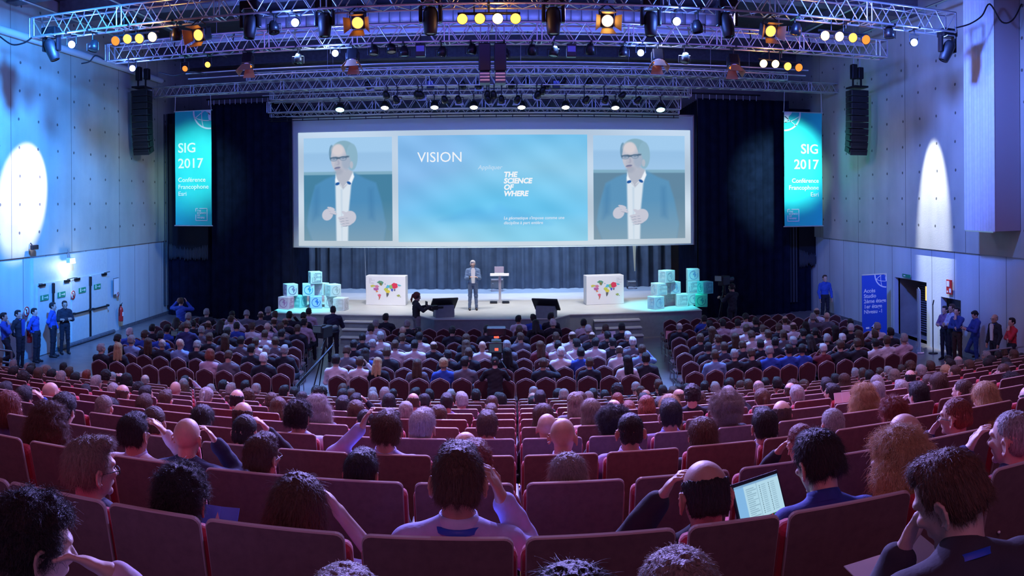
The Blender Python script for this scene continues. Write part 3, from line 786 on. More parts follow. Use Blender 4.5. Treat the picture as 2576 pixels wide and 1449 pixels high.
# blue access banner on the floor at the right
a, b = at(2168, 692, Y=22.4), at(2231, 821, Y=22.4)
t = thing('roll_up_banner', 'blue roll-up banner reading access to the studio, beside the right wall', 'banner', ((a.x + b.x) / 2, 22.4, 0)); w = b.x - a.x; h = a.z
MB().box((0, 0, h / 2 + .03), (w, .012, h - .06)).build('sheet', mat('banner_blue', (.015, .09, .55), .6), t)
MB().bbox((0, 0, .04), (w + .06, .2, .08), .015).build('base', M['alu'], t); MB().box((0, 0, h), (w, .03, .03)).build('top_rail', M['alu'], t)
globe(t, (w / 2 - .02, h - .02), .42, -.01, M['ink'], clipx=(-w, w / 2), clipz=h - .02)
for i, s in enumerate(('Accès', 'Studio', '2ème étage', '1er étage', 'Niveau -1')):
    text(s, .17, M['ink'], t, Matrix.Translation((-w / 2 + .06, -.012, h - .56 - i * .165)) @ FACE, depth=.001, bold=.003)
mb = MB()
for ang in (0, .8, -.8): mb.box((-.1 + .1 * math.cos(ang), -.01, .45 + .1 * math.sin(ang)), (.24, .004, .05), R=Matrix.Rotation(-ang, 3, 'Y'))
mb.box((-.25, -.01, .45), (.12, .004, .06)).build('arrow', M['ink'], t)
# edge-on banner and microphone stand beside the open doorway
p = at(2313, 800, X=12.0)
t = thing('roll_up_banner', 'white roll-up banner seen edge-on beside the right open doorway', 'banner', (p.x, p.y, 0), PI / 2 - .46)
MB().box((0, 0, .95), (.8, .015, 1.8)).build('sheet', M['white'], t); MB().bbox((0, 0, .03), (.85, .2, .06), .01).build('base', M['alu'], t); MB().tube((0, .06, 0), (0, .06, 1.86), .012).build('pole', M['alu'], t)
p = at(2347, 800, X=12.2)
t = thing('microphone_stand', 'thin black microphone stand between the doorway and the standing people', 'stand', (p.x, p.y, 0))
MB().tube((0, 0, .03), (0, 0, 1.45), .014).build('pole', M['black'], t); MB().lathe([(0, 0), (.14, 0), (.14, .02), (0, .03)], n=16).build('base', M['black'], t); MB().tube((0, 0, 1.42), (0, -.05, 1.56), .018).build('microphone', M['black'], t)
# ---------------------------------------------------------------- things on the stage
def deco_cube(px, pyb, lvl, rot, face, col, lab, Y=None, e=.42, ink=(.35, .42, .5)):
    p = at(px, pyb, Y=Y)
    p.z = SH + e * lvl
    t = thing('printed_cube', lab, 'cube', p, rot, 'printed cubes stacked at the ends of the stage')
    cm = mat('cube_paint', col, .55)
    im = mat('cube_print', ink, .6)
    MB().bbox((0, 0, e / 2), (e - .004, e - .004, e - .004), .012).build('box', cm, t)
    for k in range(2):
        Rm = Matrix.Rotation(PI / 2 * (k if rot <= 0 else -k), 4, 'Z')
        if (k == 0) == (face == 'g'):
            # globe print: disc outline with land
            mb = MB(); r = e * .37
            N = 40
            for i in range(N):
                a0, a1 = 2 * PI * i / N, 2 * PI * (i + 1) / N
                if .35 < a0 < 1.2: continue
                mb.plate([(q * r * math.cos(a), e / 2 + q * r * math.sin(a)) for q, a in ((1, a0), (1, a1), (.86, a1), (.86, a0))], -e / 2 - .003, -e / 2)
            for src, s in ((AFR, 1.25), (EUR, .95)): mb.plate([(r * x * s + .03, e / 2 + r * z * s) for x, z in src], -e / 2 - .003, -e / 2)
            me = mb.mesh('globe_print', im)
        else:
            mb = MB(); s = e * .72; w = .014; h = s / 2; c = (0, e / 2)
            mb.box((h, -e / 2, c[1]), (w, .006, s)); mb.box((0, -e / 2, c[1] - h), (s, .006, w)); mb.box((h * .3, -e / 2, c[1] + h), (s * .7, .006, w)); mb.box((-h, -e / 2, c[1] - h * .4), (w, .006, h * 1.1))
            me = mb.mesh('logo_frame', im)
            base = me
            for i, wd in enumerate(('THE', 'SCIENCE', 'OF', 'WHERE')):
                o = text(wd, .075, im, t, Rm @ Matrix.Translation((-h * .72, -e / 2 - .002, e / 2 + h * .45 - i * .068)) @ FACE, name='logo_text', depth=.001)
        me.transform(Rm); mesh_obj(me.name, me, t)
    return t
wt = (.78, .80, .80)
CL = [(720, 779, 0, -.25, 'g', (.80, .34, .46), 'pink printed cube at the outer left end of the left stack', 26.9, (.55, .12, .28)),
      (752, 774, 0, -.35, 'f', (.30, .74, .74), 'turquoise printed cube, second from the left in the bottom row of the left stack', 27.3, (.08, .42, .45)),
      (794, 774, 0, .3, 'g', (.45, .60, .86), 'blue printed cube in the middle of the bottom row of the left stack', 27.3, (.03, .15, .55)),
      (832, 773, 0, .15, 'g', wt, 'white cube with grey world print at the bottom of the left stack', 27.5, (.5, .5, .5)),
      (858, 779, 0, -.2, 'f', wt, 'white cube standing furthest forward at the right end of the left stack', 26.9, (.55, .55, .52)),
      (731, 748, 1, .6, 'g', (.76, .74, .80), 'white cube with violet world print, second level, over the pink and turquoise cubes', 27.15, (.25, .2, .4)),
      (776, 746, 1, .25, 'g', (.60, .76, .88), 'pale cube with bright blue world print, second level of the left stack', 27.35, (.03, .33, .62)),
      (808, 746, 1, -.3, 'f', wt, 'white cube with framed words, second level, middle of the left stack', 27.6, (.5, .55, .62)),
      (838, 748, 1, .7, 'g', wt, 'white cube at the right end of the second level of the left stack', 27.3, (.5, .52, .52)),
      (793, 716, 2, .45, 'f', wt, 'white cube crowning the left stack', 27.4, (.2, .25, .32)),
      (1650, 777, 0, .45, 'g', (.62, .74, .86), 'pale blue cube at the front left foot of the right stack', 26.6, (.4, .55, .75)),
      (1658, 748, 1, .35, 'f', wt, 'white cube on the pale blue cube of the right stack', 26.9, (.5, .65, .75)),
      (1677, 719, 2, .5, 'g', wt, 'white cube on the third level at the left of the right stack', 27.0, (.5, .6, .65)),
      (1692, 744, 1, .35, 'g', (.72, .78, .84), 'pale cube with blue world print on the second level of the right stack', 27.2, (.4, .55, .75)),
      (1683, 772, 0, .1, 'f', wt, 'white cube on the stage floor at the back of the right stack, left one', 27.5, (.5, .5, .55)),
      (1714, 772, 0, -.05, 'f', wt, 'white cube with framed words on the floor in the middle of the right stack', 27.1, (.45, .48, .52)),
      (1743, 770, 0, -.1, 'g', wt, 'white cube at the foot of the tall column of three', 27.3, (.45, .5, .6)),
      (1743, 742, 1, -.1, 'f', wt, 'white cube in the middle of the tall column of three', 27.3, (.3, .35, .45)),
      (1743, 714, 2, -.1, 'g', wt, 'white cube crowning the tall column of three', 27.3, (.3, .4, .6)),
      (1765, 777, 0, -.3, 'g', (.10, .72, .45), 'green printed cube at the front right foot of the right stack', 26.7, (.02, .35, .30)),
      (1774, 747, 1, .3, 'f', (.18, .78, .70), 'turquoise cube standing on the green cube', 26.9, (.02, .40, .38))]
for (x, y, l, r, f, c, lab, Y, ink) in CL: deco_cube(x, y, l, r, f, c, lab, Y, ink=ink)

MAP = [  # rough continents in 0..1 x, 0..1 z (up), several flat colours each
    ([(.02, .74), (.08, .78), (.16, .76), (.17, .70), (.10, .68), (.03, .68)], (.55, .52, .08)), ([(.16, .76), (.24, .78), (.30, .72), (.25, .62), (.18, .64)], (.62, .20, .30)),
    ([(.12, .64), (.20, .62), (.26, .64), (.28, .55), (.20, .48), (.13, .52)], (.45, .10, .32)), ([(.19, .50), (.26, .48), (.24, .42), (.19, .43)], (.75, .25, .10)),
    ([(.22, .92), (.30, 1.0), (.38, .98), (.44, .92), (.38, .74), (.32, .78), (.27, .88)], (.10, .30, .18)), ([(.30, .88), (.38, .90), (.37, .76), (.33, .76)], (.70, .45, .10)),
    ([(.24, .30), (.30, .33), (.36, .26), (.34, .20), (.28, .20)], (.70, .12, .18)), ([(.28, .20), (.34, .20), (.31, .08), (.28, .02)], (.55, .18, .10)),
    ([(.44, .56), (.50, .64), (.58, .62), (.56, .52), (.48, .50)], (.55, .60, .08)), ([(.48, .50), (.58, .54), (.64, .48), (.60, .38), (.52, .40)], (.75, .60, .06)),
    ([(.52, .38), (.60, .38), (.57, .22), (.54, .16)], (.12, .12, .12)), ([(.50, .66), (.55, .80), (.62, .78), (.64, .66), (.56, .64)], (.10, .50, .62)),
    ([(.62, .78), (.70, .80), (.72, .62), (.64, .60)], (.30, .55, .15)), ([(.68, .80), (.76, .90), (.86, .86), (.88, .68), (.78, .60), (.71, .64)], (.72, .03, .08)),
    ([(.66, .62), (.74, .60), (.72, .46), (.67, .52)], (.05, .10, .45)), ([(.86, .84), (.96, .80), (1.0, .76), (.90, .74)], (.10, .45, .50)), ([(.76, .60), (.82, .58), (.80, .48), (.76, .50)], (.15, .15, .2)),
    ([(.84, .28), (.90, .32), (.96, .26), (.92, .20), (.86, .22)], (.35, .40, .10)), ([(.95, .20), (.97, .22), (.98, .18)], (.2, .3, .1)), ([(.46, .84), (.50, .86), (.49, .80)], (.3, .35, .4))]
MAPM = {}
def map_panel(pxa, pxb, pyt, pyb, rot, lab):
    a = at(pxa, pyb, z=SH); b = at(pxb, pyb, z=SH); Y = (a.y + b.y) / 2
    a, b = at(pxa, pyb, Y=Y), at(pxb, pyb, Y=Y); w = b.x - a.x; h = at(pxa, pyt, Y=Y).z - SH
    t = thing('map_box', lab, 'display box', ((a.x + b.x) / 2, Y + .25, SH), rot)
    MB().bbox((0, 0, h / 2), (w, .5, h), .015).build('box', M['white'], t)
    k = random.Random(3)
    for pts, c in MAP:
        if c not in MAPM: MAPM[c] = mat('map_colour', c, .6)
    mb = MB(); mats = list(MAPM.values()); keys = list(MAPM.keys())
    for pts, c in MAP:
        mb.m = keys.index(c); cx = sum(p[0] for p in pts) / len(pts); cz = sum(p[1] for p in pts) / len(pts)
        P = []
        for i, (x, z) in enumerate(pts):
            x2, z2 = pts[(i + 1) % len(pts)]
            P += [(x, z), ((x + x2) / 2 + k.uniform(-.012, .012), (z + z2) / 2 + k.uniform(-.018, .018))]
        mb.plate([((x - .5) * w * .80, h * .16 + z * h * .68) for x, z in P], -.256, -.25)
    mb.build('world_map', mats, t)
    x0 = -w * .42 if 'left' in lab else w * .30
    for i, s in enumerate(('THE', 'SCIENCE', 'OF', 'WHERE')):
        text(s, .055, mat('pale_print', (.55, .55, .57), .6), t, Matrix.Translation((x0, -.252, h * .88 - i * .05)) @ FACE, name='small_print', depth=.001)
map_panel(921, 1022, 694, 768, -.06, 'white box with colourful world map on the left half of the stage')
map_panel(1473, 1569, 694, 766, .10, 'white box with colourful world map on the right half of the stage')

# lectern
p = at(1257, 762, z=SH)
t = thing('lectern', 'slim white lectern on a single post behind the speaker', 'lectern', p)
MB().bbox((0, 0, 1.02), (.68, .42, .10), .01, R=Matrix.Rotation(-.12, 3, 'X')).build('desk', M['white'], t)
MB().box((.01, 0, .5), (.09, .07, 1.0)).build('post', M['alu'], t)
for s in (-1, 1): MB().bbox((s * .22, 0, .025), (.26, .4, .03), .01).build('foot', M['blackmetal'], t)
t2 = thing('laptop', 'open laptop on the white lectern', 'laptop', (p.x - .01, p.y + .02, SH + 1.075))
MB().bbox((0, -.04, .01), (.34, .24, .02), .004).build('keyboard_base', M['steel'], t2); MB().bbox((0, .10, .12), (.34, .015, .22), .004, R=Matrix.Rotation(-.2, 3, 'X')).build('lid', M['steel'], t2)
def flight(px0, px1, pyt, pyb, lab):
    Y = 32.7; a, b = at(px0, pyt, Y=Y), at(px1, pyb, Y=Y); w = b.x - a.x; h = a.z - SH
    t = thing('side_monitor', lab, 'loudspeaker', ((a.x + b.x) / 2, Y, SH))
    MB().bbox((0, 0, h / 2 + .05), (w, .3, h - .12), .02).build('cabinet', mat('grey_case', (.16, .17, .18), .4), t)
    MB().box((0, -.16, .05), (w * .9, .02, .06)).build('trim_strip', M['alu'], t); MB().box((0, -.16, h - .04), (w * .9, .02, .05)).build('trim_strip', M['alu'], t)
    for s in (-1, 1): MB().box((s * w * .4, 0, .03), (.05, .3, .06)).build('foot', M['black'], t)
    MB().ball((-w * .32, -.16, h * .62), .02, 8, 6).build('badge', M['alu'], t)
flight(1234, 1267, 700, 727, 'grey loudspeaker box at the back curtain behind the lectern')
flight(1577, 1599, 705, 728, 'grey loudspeaker box at the back curtain beside the right map box')
def wedge(pxa, pxb, pyt, pyb, rot, lab):
    a = at((pxa + pxb) / 2, pyb, z=SH); w = (pxb - pxa) / F * a.y
    t = thing('prompter_monitor', lab, 'monitor', (a.x, a.y + .15, SH), rot)
    MB().bbox((0, .05, .19), (w * .72, .38, .38), .01).build('stand', M['stagefront'], t)
    R = Matrix.Rotation(-.75, 3, 'X')
    MB().bbox((0, .02, .42), (w, .55, .06), .01, R=R).build('bezel', M['black'], t)
    MB().box((0, .045, .452), (w * .9, .46, .01), R=R).build('display', mat('prompter_glass', (.02, .022, .026), .15), t)
wedge(1083, 1150, 765, 799, .35, 'black prompter monitor on its grey stand at the left front stage edge')
wedge(1341, 1408, 765, 801, -.35, 'black prompter monitor on its grey stand at the right front stage edge')
t = thing('light_bar', 'thin lit vertical rod against the back curtain left of the left map box', 'rod', at(921, 694, Y=32.9)); t.location.z = SH
MB().tube((0, 0, 0), (-.06, 0, 2.0), .02).build('tube', M['alu'], t)
t = thing('curtain_gap', 'narrow pale gap strip between two back curtains right of the right map box', 'panel', at(1597, 700, Y=33.1)); t.location.z = 1.5
MB().plate([(-.10, 1.35), (.06, 1.35), (.02, 0), (-.02, 0)], -.01, .01).build('strip', mat('gap_cream', (.85, .70, .45), .5), t)

# ---------------------------------------------------------------- trusses
def truss(p0, p1, s, lab, step=None, r=.024, hang=True, cat='truss'):
    p0, p1 = Vector(p0), Vector(p1); L = (p1 - p0).length; mid = (p0 + p1) / 2
    t = thing('lighting_truss', lab, cat, mid, math.atan2(p1.y - p0.y, p1.x - p0.x))
    h = L / 2; step = step or s * .62
    for y in (0, s):
        for z in (0, s): MB().tube((-h, y, z), (h, y, z), r, n=8).build('chord', M['alu'], t)
    mb = MB(); n = int(L / step); d = L / n; q = r * .55
    for i in range(n):
        x0 = -h + i * d; x1 = x0 + d
        a, b = (0, s) if i % 2 else (s, 0)
        mb.tube((x0, 0, a), (x1, 0, b), q, n=5, caps=False); mb.tube((x0, s, a), (x1, s, b), q, n=5, caps=False)
        mb.tube((x0, a, 0), (x1, b, 0), q, n=5, caps=False); mb.tube((x0, a, s), (x1, b, s), q, n=5, caps=False)
        if i % 8 == 0:
            for k in (-.06, .06):
                mb.tube((x0 + k, 0, 0), (x0 + k, 0, s), q * 1.3, n=5, caps=False); mb.tube((x0 + k, 0, 0), (x0 + k, s, 0), q * 1.3, n=5, caps=False)
    for x in (-h, h): mb.box((x, s / 2, 0), (.03, s, .04)).box((x, s / 2, s), (.03, s, .04)).box((x, 0, s / 2), (.03, .04, s)).box((x, s, s / 2), (.03, .04, s))
    mb.build('lattice', M['alu'], t)
    if hang:
        for x in (-h * .7, 0, h * .7): MB().tube((x, s / 2, s), (x, s / 2, ZC - mid.z), .008, n=5).build('hanging_chain', M['steel'], t)
    return t
ZA = CAMH + 3.9
a = at(80, 107, Y=15.95); b = at(2405, 88, Y=15.95)
truss((a.x, 15.95, ZA), (b.x, 15.95, ZA), .46, 'front lighting truss, the nearest one across the top of the hall')
a = at(270, 152, Y=19.75); b = at(2232, 160, Y=19.75)
truss((a.x, 19.75, ZA), (b.x, 19.75, ZA), .46, 'second lighting truss behind the front one')
YC0, YC = 26.2, 27.1
a = at(376, 237, Y=YC); b = at(2130, 236, Y=YC)
truss((a.x, YC, CAMH + 3.86), (b.x, YC, CAMH + 3.86), .34, 'long silver truss along the front of the stage carrying the banners')
truss((-8.2, YC0, CAMH + 4.1), (10.2, YC0, CAMH + 4.1), .26, 'thin upper truss just above the stage front truss', step=.2, r=.02)
truss((-7.9, 28.1, CAMH + 3.66), (7.2, 28.1, CAMH + 3.66), .30, 'third truss over the stage in front of the screen')
truss((-8.25, 28.9, CAMH + 3.28), (7.0, 28.9, CAMH + 3.28), .40, 'fourth truss over the stage directly above the screen', hang=False)
truss((-8.2, 29.15, CAMH + 3.14), (7.0, 29.15, CAMH + 3.14), .18, 'slim small truss right above the top edge of the screen', step=.16, r=.014, hang=False)
t = thing('cable_rail', 'double pipe rail with clips running along the top of the screen', 'pipe', (-.6, 29.2, CAMH + 2.98))
for z in (0, .08): MB().tube((-7.75, 0, z), (7.6, 0, z), .016, n=6).build('pipe', M['blackmetal'], t)
cm_ = MB().box((0, 0, .04), (.03, .03, .12)).mesh('clip', M['blackmetal'])
for i in range(26): mesh_obj('clip', cm_, t).location = (-7.6 + i * .6, 0, 0)
for i, z in enumerate((3.45, 3.6)):
    tag(MB().tube((-8.1, 27.6, CAMH + z + .3), (7.0, 27.6, CAMH + z + .3), .018, n=6).build('stage_pipe', M['alu']), ('lower' if i == 0 else 'upper') + ' thin silver pipe between the stage trusses', 'pipe')
for i, (z, y) in enumerate(((3.62, 21.2), (3.50, 21.4))):
    tag(MB().tube((-8.5, y, CAMH + z), (8.9, y, CAMH + z), .022, n=6).build('fixture_pipe', M['alu']), ('upper' if i == 0 else 'lower') + ' silver pipe behind the row of dark spotlights under the second truss', 'pipe')
# curtain track with small runners beside the drapes
for sx, x0, x1 in ((-1, -10.8, -8.2), (1, 7.0, 10.2)):
    t = thing('curtain_track', 'curtain track with small runners above the %s black curtain' % ('left' if sx < 0 else 'right'), 'curtain track', ((x0 + x1) / 2, 29.1, 8.5))
    MB().box((0, 0, 0), (x1 - x0, .06, .06)).build('track', M['blackmetal'], t)
    for i in range(12): MB().tube((-(x1 - x0) / 2 + .1 + i * (x1 - x0) / 12, -.03, -.03), (-(x1 - x0) / 2 + .1 + i * (x1 - x0) / 12, -.03, -.22), .014, n=6).build('runner', M['alu'], t)

# ---------------------------------------------------------------- line arrays
def line_array(px, pyt, pyb, lab, s):
    Y = 26.3 if s < 0 else 24.0; a = at(px, pyt, Y=Y); b = at(px, pyb, Y=Y); n = 10; h = (a.z - b.z) / n
    t = thing('line_array_speaker', lab, 'loudspeaker', (a.x, Y, a.z))
    y = 0
    for i in range(n):
        ang = .012 * i * i * .35; z = -h * (i + .5)
        R = Matrix.Rotation(ang, 3, 'X')
        c = MB().bbox((0, y, z), (.62, .5, h * .94), .012, R=R).build('cabinet', M['black'], t)
        mb = MB()
        for k in (-.3, .3): mb.box((k * 1.06, y - .1, z), (.03, .12, h * .6), R=R)
        for q in range(3): mb.box((0, y - .255, z - h * .25 + q * h * .25), (.56, .01, h * .12), R=R)
        mb.build('rigging', M['blackmetal'], c)
        y += math.sin(ang) * h * .6
    MB().box((0, 0, .1), (.5, .7, .06)).box((-.15, 0, .25), (.05, .05, .35)).box((.15, 0, .25), (.05, .05, .35)).build('bumper_frame', M['blackmetal'], t)
    MB().bbox((-.12, 0, .62), (.2, .22, .5), .03).bbox((.16, .1, .6), (.2, .22, .4), .03).build('hoist', M['blackmetal'], t)
    MB().tube((-.12, 0, .8), (-.12, 0, ZC - a.z), .014, n=6).tube((.16, .1, .8), (.16, .1, ZC - a.z), .014, n=6).build('chain', M['steel'], t)
line_array(357, 228, 386, 'black curved line array loudspeaker hanging at the left end of the stage', -1)
line_array(2156, 228, 386, 'black curved line array loudspeaker hanging at the right end of the stage', 1)

# ---------------------------------------------------------------- lamps on the trusses
BLK = M['blackmetal']
def aimM(d): return Vector(d).to_track_quat('-Z', 'Y').to_matrix()
ZHANG = {16.18: 8.5, 19.98: 8.5, 27.27: 8.46, 28.25: 8.26}
def clamp_up(t, p, Y, z0=.2):
    zt = ZHANG[Y]
    if p.z + z0 < zt:
        MB().tube((0, 0, z0), (0, 0, zt - p.z), .018, n=7).box((0, 0, zt - p.z), (.05, .52, .045)).build('clamp', M['blackmetal'], t)
def par(px, py, Y, kind, lab, d=(0, -1, -.35), r=.10, up=None, group=None):
    p = at(px, py, Y=Y); R = aimM(d)
    t = thing('spotlight', lab, 'stage light', p, group=group)
    MB().lathe([(.0, .26), (r * .55, .26), (r * .8, .20), (r, .12), (r, 0), (r * .93, 0), (r * .9, .03)], n=16, R=R).build('can', BLK, t)
    MB().lathe([(0, .012), (r * .5, .004), (r * .9, .012)][::-1], n=16, R=R).build('lens', G[kind] if kind else M['lens'], t)
    u = up or .3
    MB().tube((-r - .03, 0, 0), (-r - .03, 0, u * .6), .01).tube((r + .03, 0, 0), (r + .03, 0, u * .6), .01).tube((-r - .03, 0, u * .6), (r + .03, 0, u * .6), .01).tube((0, 0, u * .6), (0, 0, u), .014).build('yoke', BLK, t)
    clamp_up(t, p, Y)
    return t, p
def fresnel(px, py, Y, kind, lab, d=(0, -1, -.5), r=.125, s=1):
    p = at(px, py, Y=Y); R = aimM(d)
    t = thing('fresnel_spotlight', lab, 'stage light', p)
    MB().bbox((0, 0, .16), (r * 2.3, r * 2.3, .32), .03, R=None, M=R.to_4x4()).build('body', BLK, t)
    MB().lathe([(r * .93, -.012), (r * .55, -.03), (0, -.04)], n=20, R=R).build('lens', G[kind], t)
    MB().lathe([(r * 1.08, .02), (r * 1.08, -.03), (r * .95, -.03), (r * .95, .0)], n=20, R=R).build('lens_ring', M['steel'], t)
    bm_ = mat('barn_orange', (.32, .17, .10), .5, .3)
    for k in range(4):
        Rk = R.to_4x4() @ Matrix.Rotation(PI / 2 * k, 4, 'Z') @ Matrix.Translation((0, r * 1.1, -.02)) @ Matrix.Rotation(.55 if k % 2 else .35, 4, 'X')
        w0, w1, L = r * .85, r * 1.35, r * 1.9
        MB().add([(-w0, 0, 0), (w0, 0, 0), (w1, 0, -L), (-w1, 0, -L), (-w0, .006, 0), (w0, .006, 0), (w1, .006, -L), (-w1, .006, -L)], [(0, 1, 2, 3), (7, 6, 5, 4), (0, 4, 5, 1), (1, 5, 6, 2), (2, 6, 7, 3), (3, 7, 4, 0)], False, Rk).build('barn_door', bm_, t)
    MB().path([(-r * 1.35, 0, 0), (-r * 1.35, 0, .22), (0, 0, .34), (r * 1.35, 0, .22), (r * 1.35, 0, 0)], .012).tube((0, 0, .34), (0, 0, .40), .016).build('yoke', BLK, t)
    clamp_up(t, p, Y, .36)
    return t, p
def moving_head(px, py, Y, d, lab, s=1.0):
    p = at(px, py, Y=Y); R = aimM(d)
    t = thing('moving_head_light', lab, 'stage light', p)
    MB().bbox((0, 0, .42 * s), (.40 * s, .34 * s, .20 * s), .03).build('base', BLK, t)
    for k in (-1, 1): MB().bbox((k * .19 * s, 0, .17 * s), (.07 * s, .16 * s, .42 * s), .02).build('yoke_arm', BLK, t)
    MB().lathe([(0, .26 * s), (.10 * s, .25 * s), (.145 * s, .16 * s), (.15 * s, 0), (.135 * s, -.14 * s), (.12 * s, -.26 * s), (.105 * s, -.27 * s), (.10 * s, -.24 * s)], n=20, R=R).build('head', M['black'], t)
    MB().lathe([(.105 * s, -.25 * s), (.05 * s, -.262 * s), (0, -.265 * s)], n=18, R=R).build('lens', M['lens'], t)
    MB().path([(-.16 * s, -.1 * s, .3 * s), (-.1 * s, -.17 * s, .34 * s), (.1 * s, -.17 * s, .34 * s), (.16 * s, -.1 * s, .3 * s)], .012 * s).build('handle', M['alu'], t)
    clamp_up(t, p, Y, .5 * s)
    return t, p
def blinder(pts, Y, lab, kinds):
    P = [at(x, y, Y=Y) for x, y in pts]; c = sum(P, Vector()) / len(P)
    t = thing('four_lamp_light_bar', lab, 'stage light', c)
    for q, k in zip(P, kinds):
        v = q - c; R = aimM((0, -1, -.3))
        l = MB().lathe([(0, .2), (.05, .19), (.10, .10), (.115, 0), (.105, 0)], tuple(v), 16, R=R).build('lamp_can', BLK, t)
        MB().lathe([(.105, .008), (.06, -.002), (0, -.006)], tuple(v), 16, R=R).build('lens', G[k], l)
    v0, v1 = P[0] - c, P[-1] - c
    MB().tube(v0 + Vector((-.1, .14, .14)), v1 + Vector((.1, .14, .14)), .03, n=8).build('bar', BLK, t)
    MB().tube((0, .14, .14), (0, .14, .5), .015, n=6).tube((-.3, .14, .14), (-.3, .14, .5), .015, n=6).build('bracket', BLK, t)
    clamp_up(t, c, Y, .2)
    return c
YA1, YB1 = 16.3, 20.1
blue_pts = []
for px_, py_, Y, nm in ((180, 112, 16.18, 'near the left wall, higher one'), (333, 172, 19.98, 'near the left wall, lower one'), (742, 57, 16.18, 'in the upper row left of the centre'), (843, 134, 19.98, 'in the lower row left of the centre'),
                  (1612, 133, 19.98, 'in the lower row right of the centre'), (1703, 54, 16.18, 'in the upper row right of the centre'), (2300, 107, 16.18, 'near the right wall')):
    t, p = par(px_, py_, Y, 'bl', 'glowing blue spotlight ' + nm, d=(0 if 400 < px_ < 2200 else (.3 if px_ < 400 else -.3), -1, -.25), r=.095)
    blue_pts.append(p)
    lamp('blue_spot_glow', 'POINT', p + Vector((0, -.35, 0)), p, BLUE, 130, .08)
blinder([(290, 103), (320, 98), (350, 97), (383, 93)], 16.18, 'four orange lamps in a row at the left end of the front truss', ['ord', 'or', 'or', 'hot'])
blinder([(1163, 48), (1207, 47), (1252, 47), (1297, 47)], 16.18, 'four orange lamps in a row at the centre of the front truss', ['or', 'or', 'hot', 'or'])
blinder([(2076, 90), (2112, 92), (2146, 95), (2179, 100)], 16.18, 'four orange lamps in a row at the right end of the front truss', ['hot', 'hot', 'or', 'ord'])
blinder([(1921, 160), (1951, 161), (1982, 167), (2010, 170)], 19.98, 'four orange lamps in a row at the right end of the second truss', ['hot', 'hot', 'or', 'ord'])
for q in ((383, 93, 16.0), (1252, 47, 16.0), (2095, 92, 16.0), (1940, 160, 19.8)):
    p = at(q[0], q[1], Y=q[2]); lamp('orange_lamp_glow', 'POINT', p + Vector((0, -.2, 0)), p, ORANGE, 40, .08)
FL = [(500, 88, 16.18, 'or', 'lit orange fresnel spotlight with barn doors left of the centre-left group', (-.2, -1, -.3)), (900, 57, 16.18, 'or', 'lit orange fresnel spotlight left of the central lamp bar', (0, -1, -.45)),
      (1528, 52, 16.18, 'hot', 'lit orange fresnel spotlight right of the central lamp bar', (0, -1, -.4)), (1938, 78, 16.18, 'or', 'lit orange fresnel spotlight at the right part of the front truss', (.05, -1, -.4)),
      (623, 165, 19.98, 'ord', 'downward fresnel spotlight with orange barn doors, leftmost of the lower row', (0, -.35, -1)), (887, 155, 19.98, 'ord', 'downward fresnel spotlight with orange barn doors, second of the lower row', (0, -.35, -1)),
      (1655, 155, 19.98, 'ord', 'downward fresnel spotlight with orange barn doors, third of the lower row', (0, -.4, -1)), (1845, 168, 19.98, 'ord', 'downward fresnel spotlight with orange barn doors, rightmost of the lower row', (0, -.4, -1))]
for x, y, Y, k, lab, d in FL:
    t, p = fresnel(x, y, Y, k, lab, d)
    if k == 'ord': lamp('fresnel_inner', 'SPOT', p, p + Vector(d), ORANGE, 60, .06, 110, .3)
for x, y, lab in ((465, 173, 'small orange spotlight under the second truss at the left'), (522, 163, 'brighter small orange spotlight under the second truss at the left')):
    par(x, y, 19.98, 'ord' if x < 500 else 'or', lab, r=.085)
for x, y, Y, d, lab, s in ((130, 125, 16.18, (.35, .1, -1), 'big dark moving head light hanging at the left end of the front truss', 1.0), (2383, 128, 16.18, (-.45, .1, -1), 'big dark moving head light hanging at the right end of the front truss', 1.0),
                        (630, 66, 16.18, (-.1, -.1, -1), 'big dark moving head light on the front truss, second from the left', 1.0), (817, 62, 16.18, (0, -.05, -1), 'big moving head light on the front truss left of the lit orange spotlight', .95),
                        (1083, 52, 16.18, (0, -.05, -1), 'big dark moving head light just left of the central lamp bar', 1.05), (1392, 52, 16.18, (0, -.05, -1), 'big dark moving head light just right of the central lamp bar', 1.05),
                        (1637, 60, 16.18, (0, -.05, -1), 'big moving head light right of the lit orange spotlight on the front truss', .95), (1829, 62, 16.18, (.15, -.1, -1), 'big dark moving head light on the front truss, second from the right', 1.0)):
    moving_head(x, y, Y, d, lab, s)
# dark cans hanging along the second truss
DK = [(940, 138), (985, 132), (1017, 142), (1110, 142), (1185, 136), (1268, 146), (1338, 138), (1392, 142), (1485, 136), (1568, 142), (690, 82), (1756, 82), (233, 128), (445, 100), (2000, 88), (2238, 96), (750, 160), (1722, 158)]
for i, (x, y) in enumerate(DK):
    Y = 19.98 if y > 125 and x not in (233,) else 16.18
    t, p = par(x, y, Y, None, 'dark hanging spotlight can number %d of the row' % i, d=(random.uniform(-.2, .2), random.uniform(-.3, .5), -1), r=.12)
    t['group'] = 'dark spotlight cans under the trusses'
    pos = 'under the second truss' if Y > 18 else 'under the front truss'
    order = sorted([q[0] for q in DK if ((q[1] > 125 and q[0] != 233) == (Y > 18))]); n = order.index(x)
    t['label'] = 'dark hanging spotlight can %s, %s from the left' % (pos, ['first', 'second', 'third', 'fourth', 'fifth', 'sixth', 'seventh', 'eighth', 'ninth', 'tenth', 'eleventh', 'twelfth', 'thirteenth', 'fourteenth'][n])
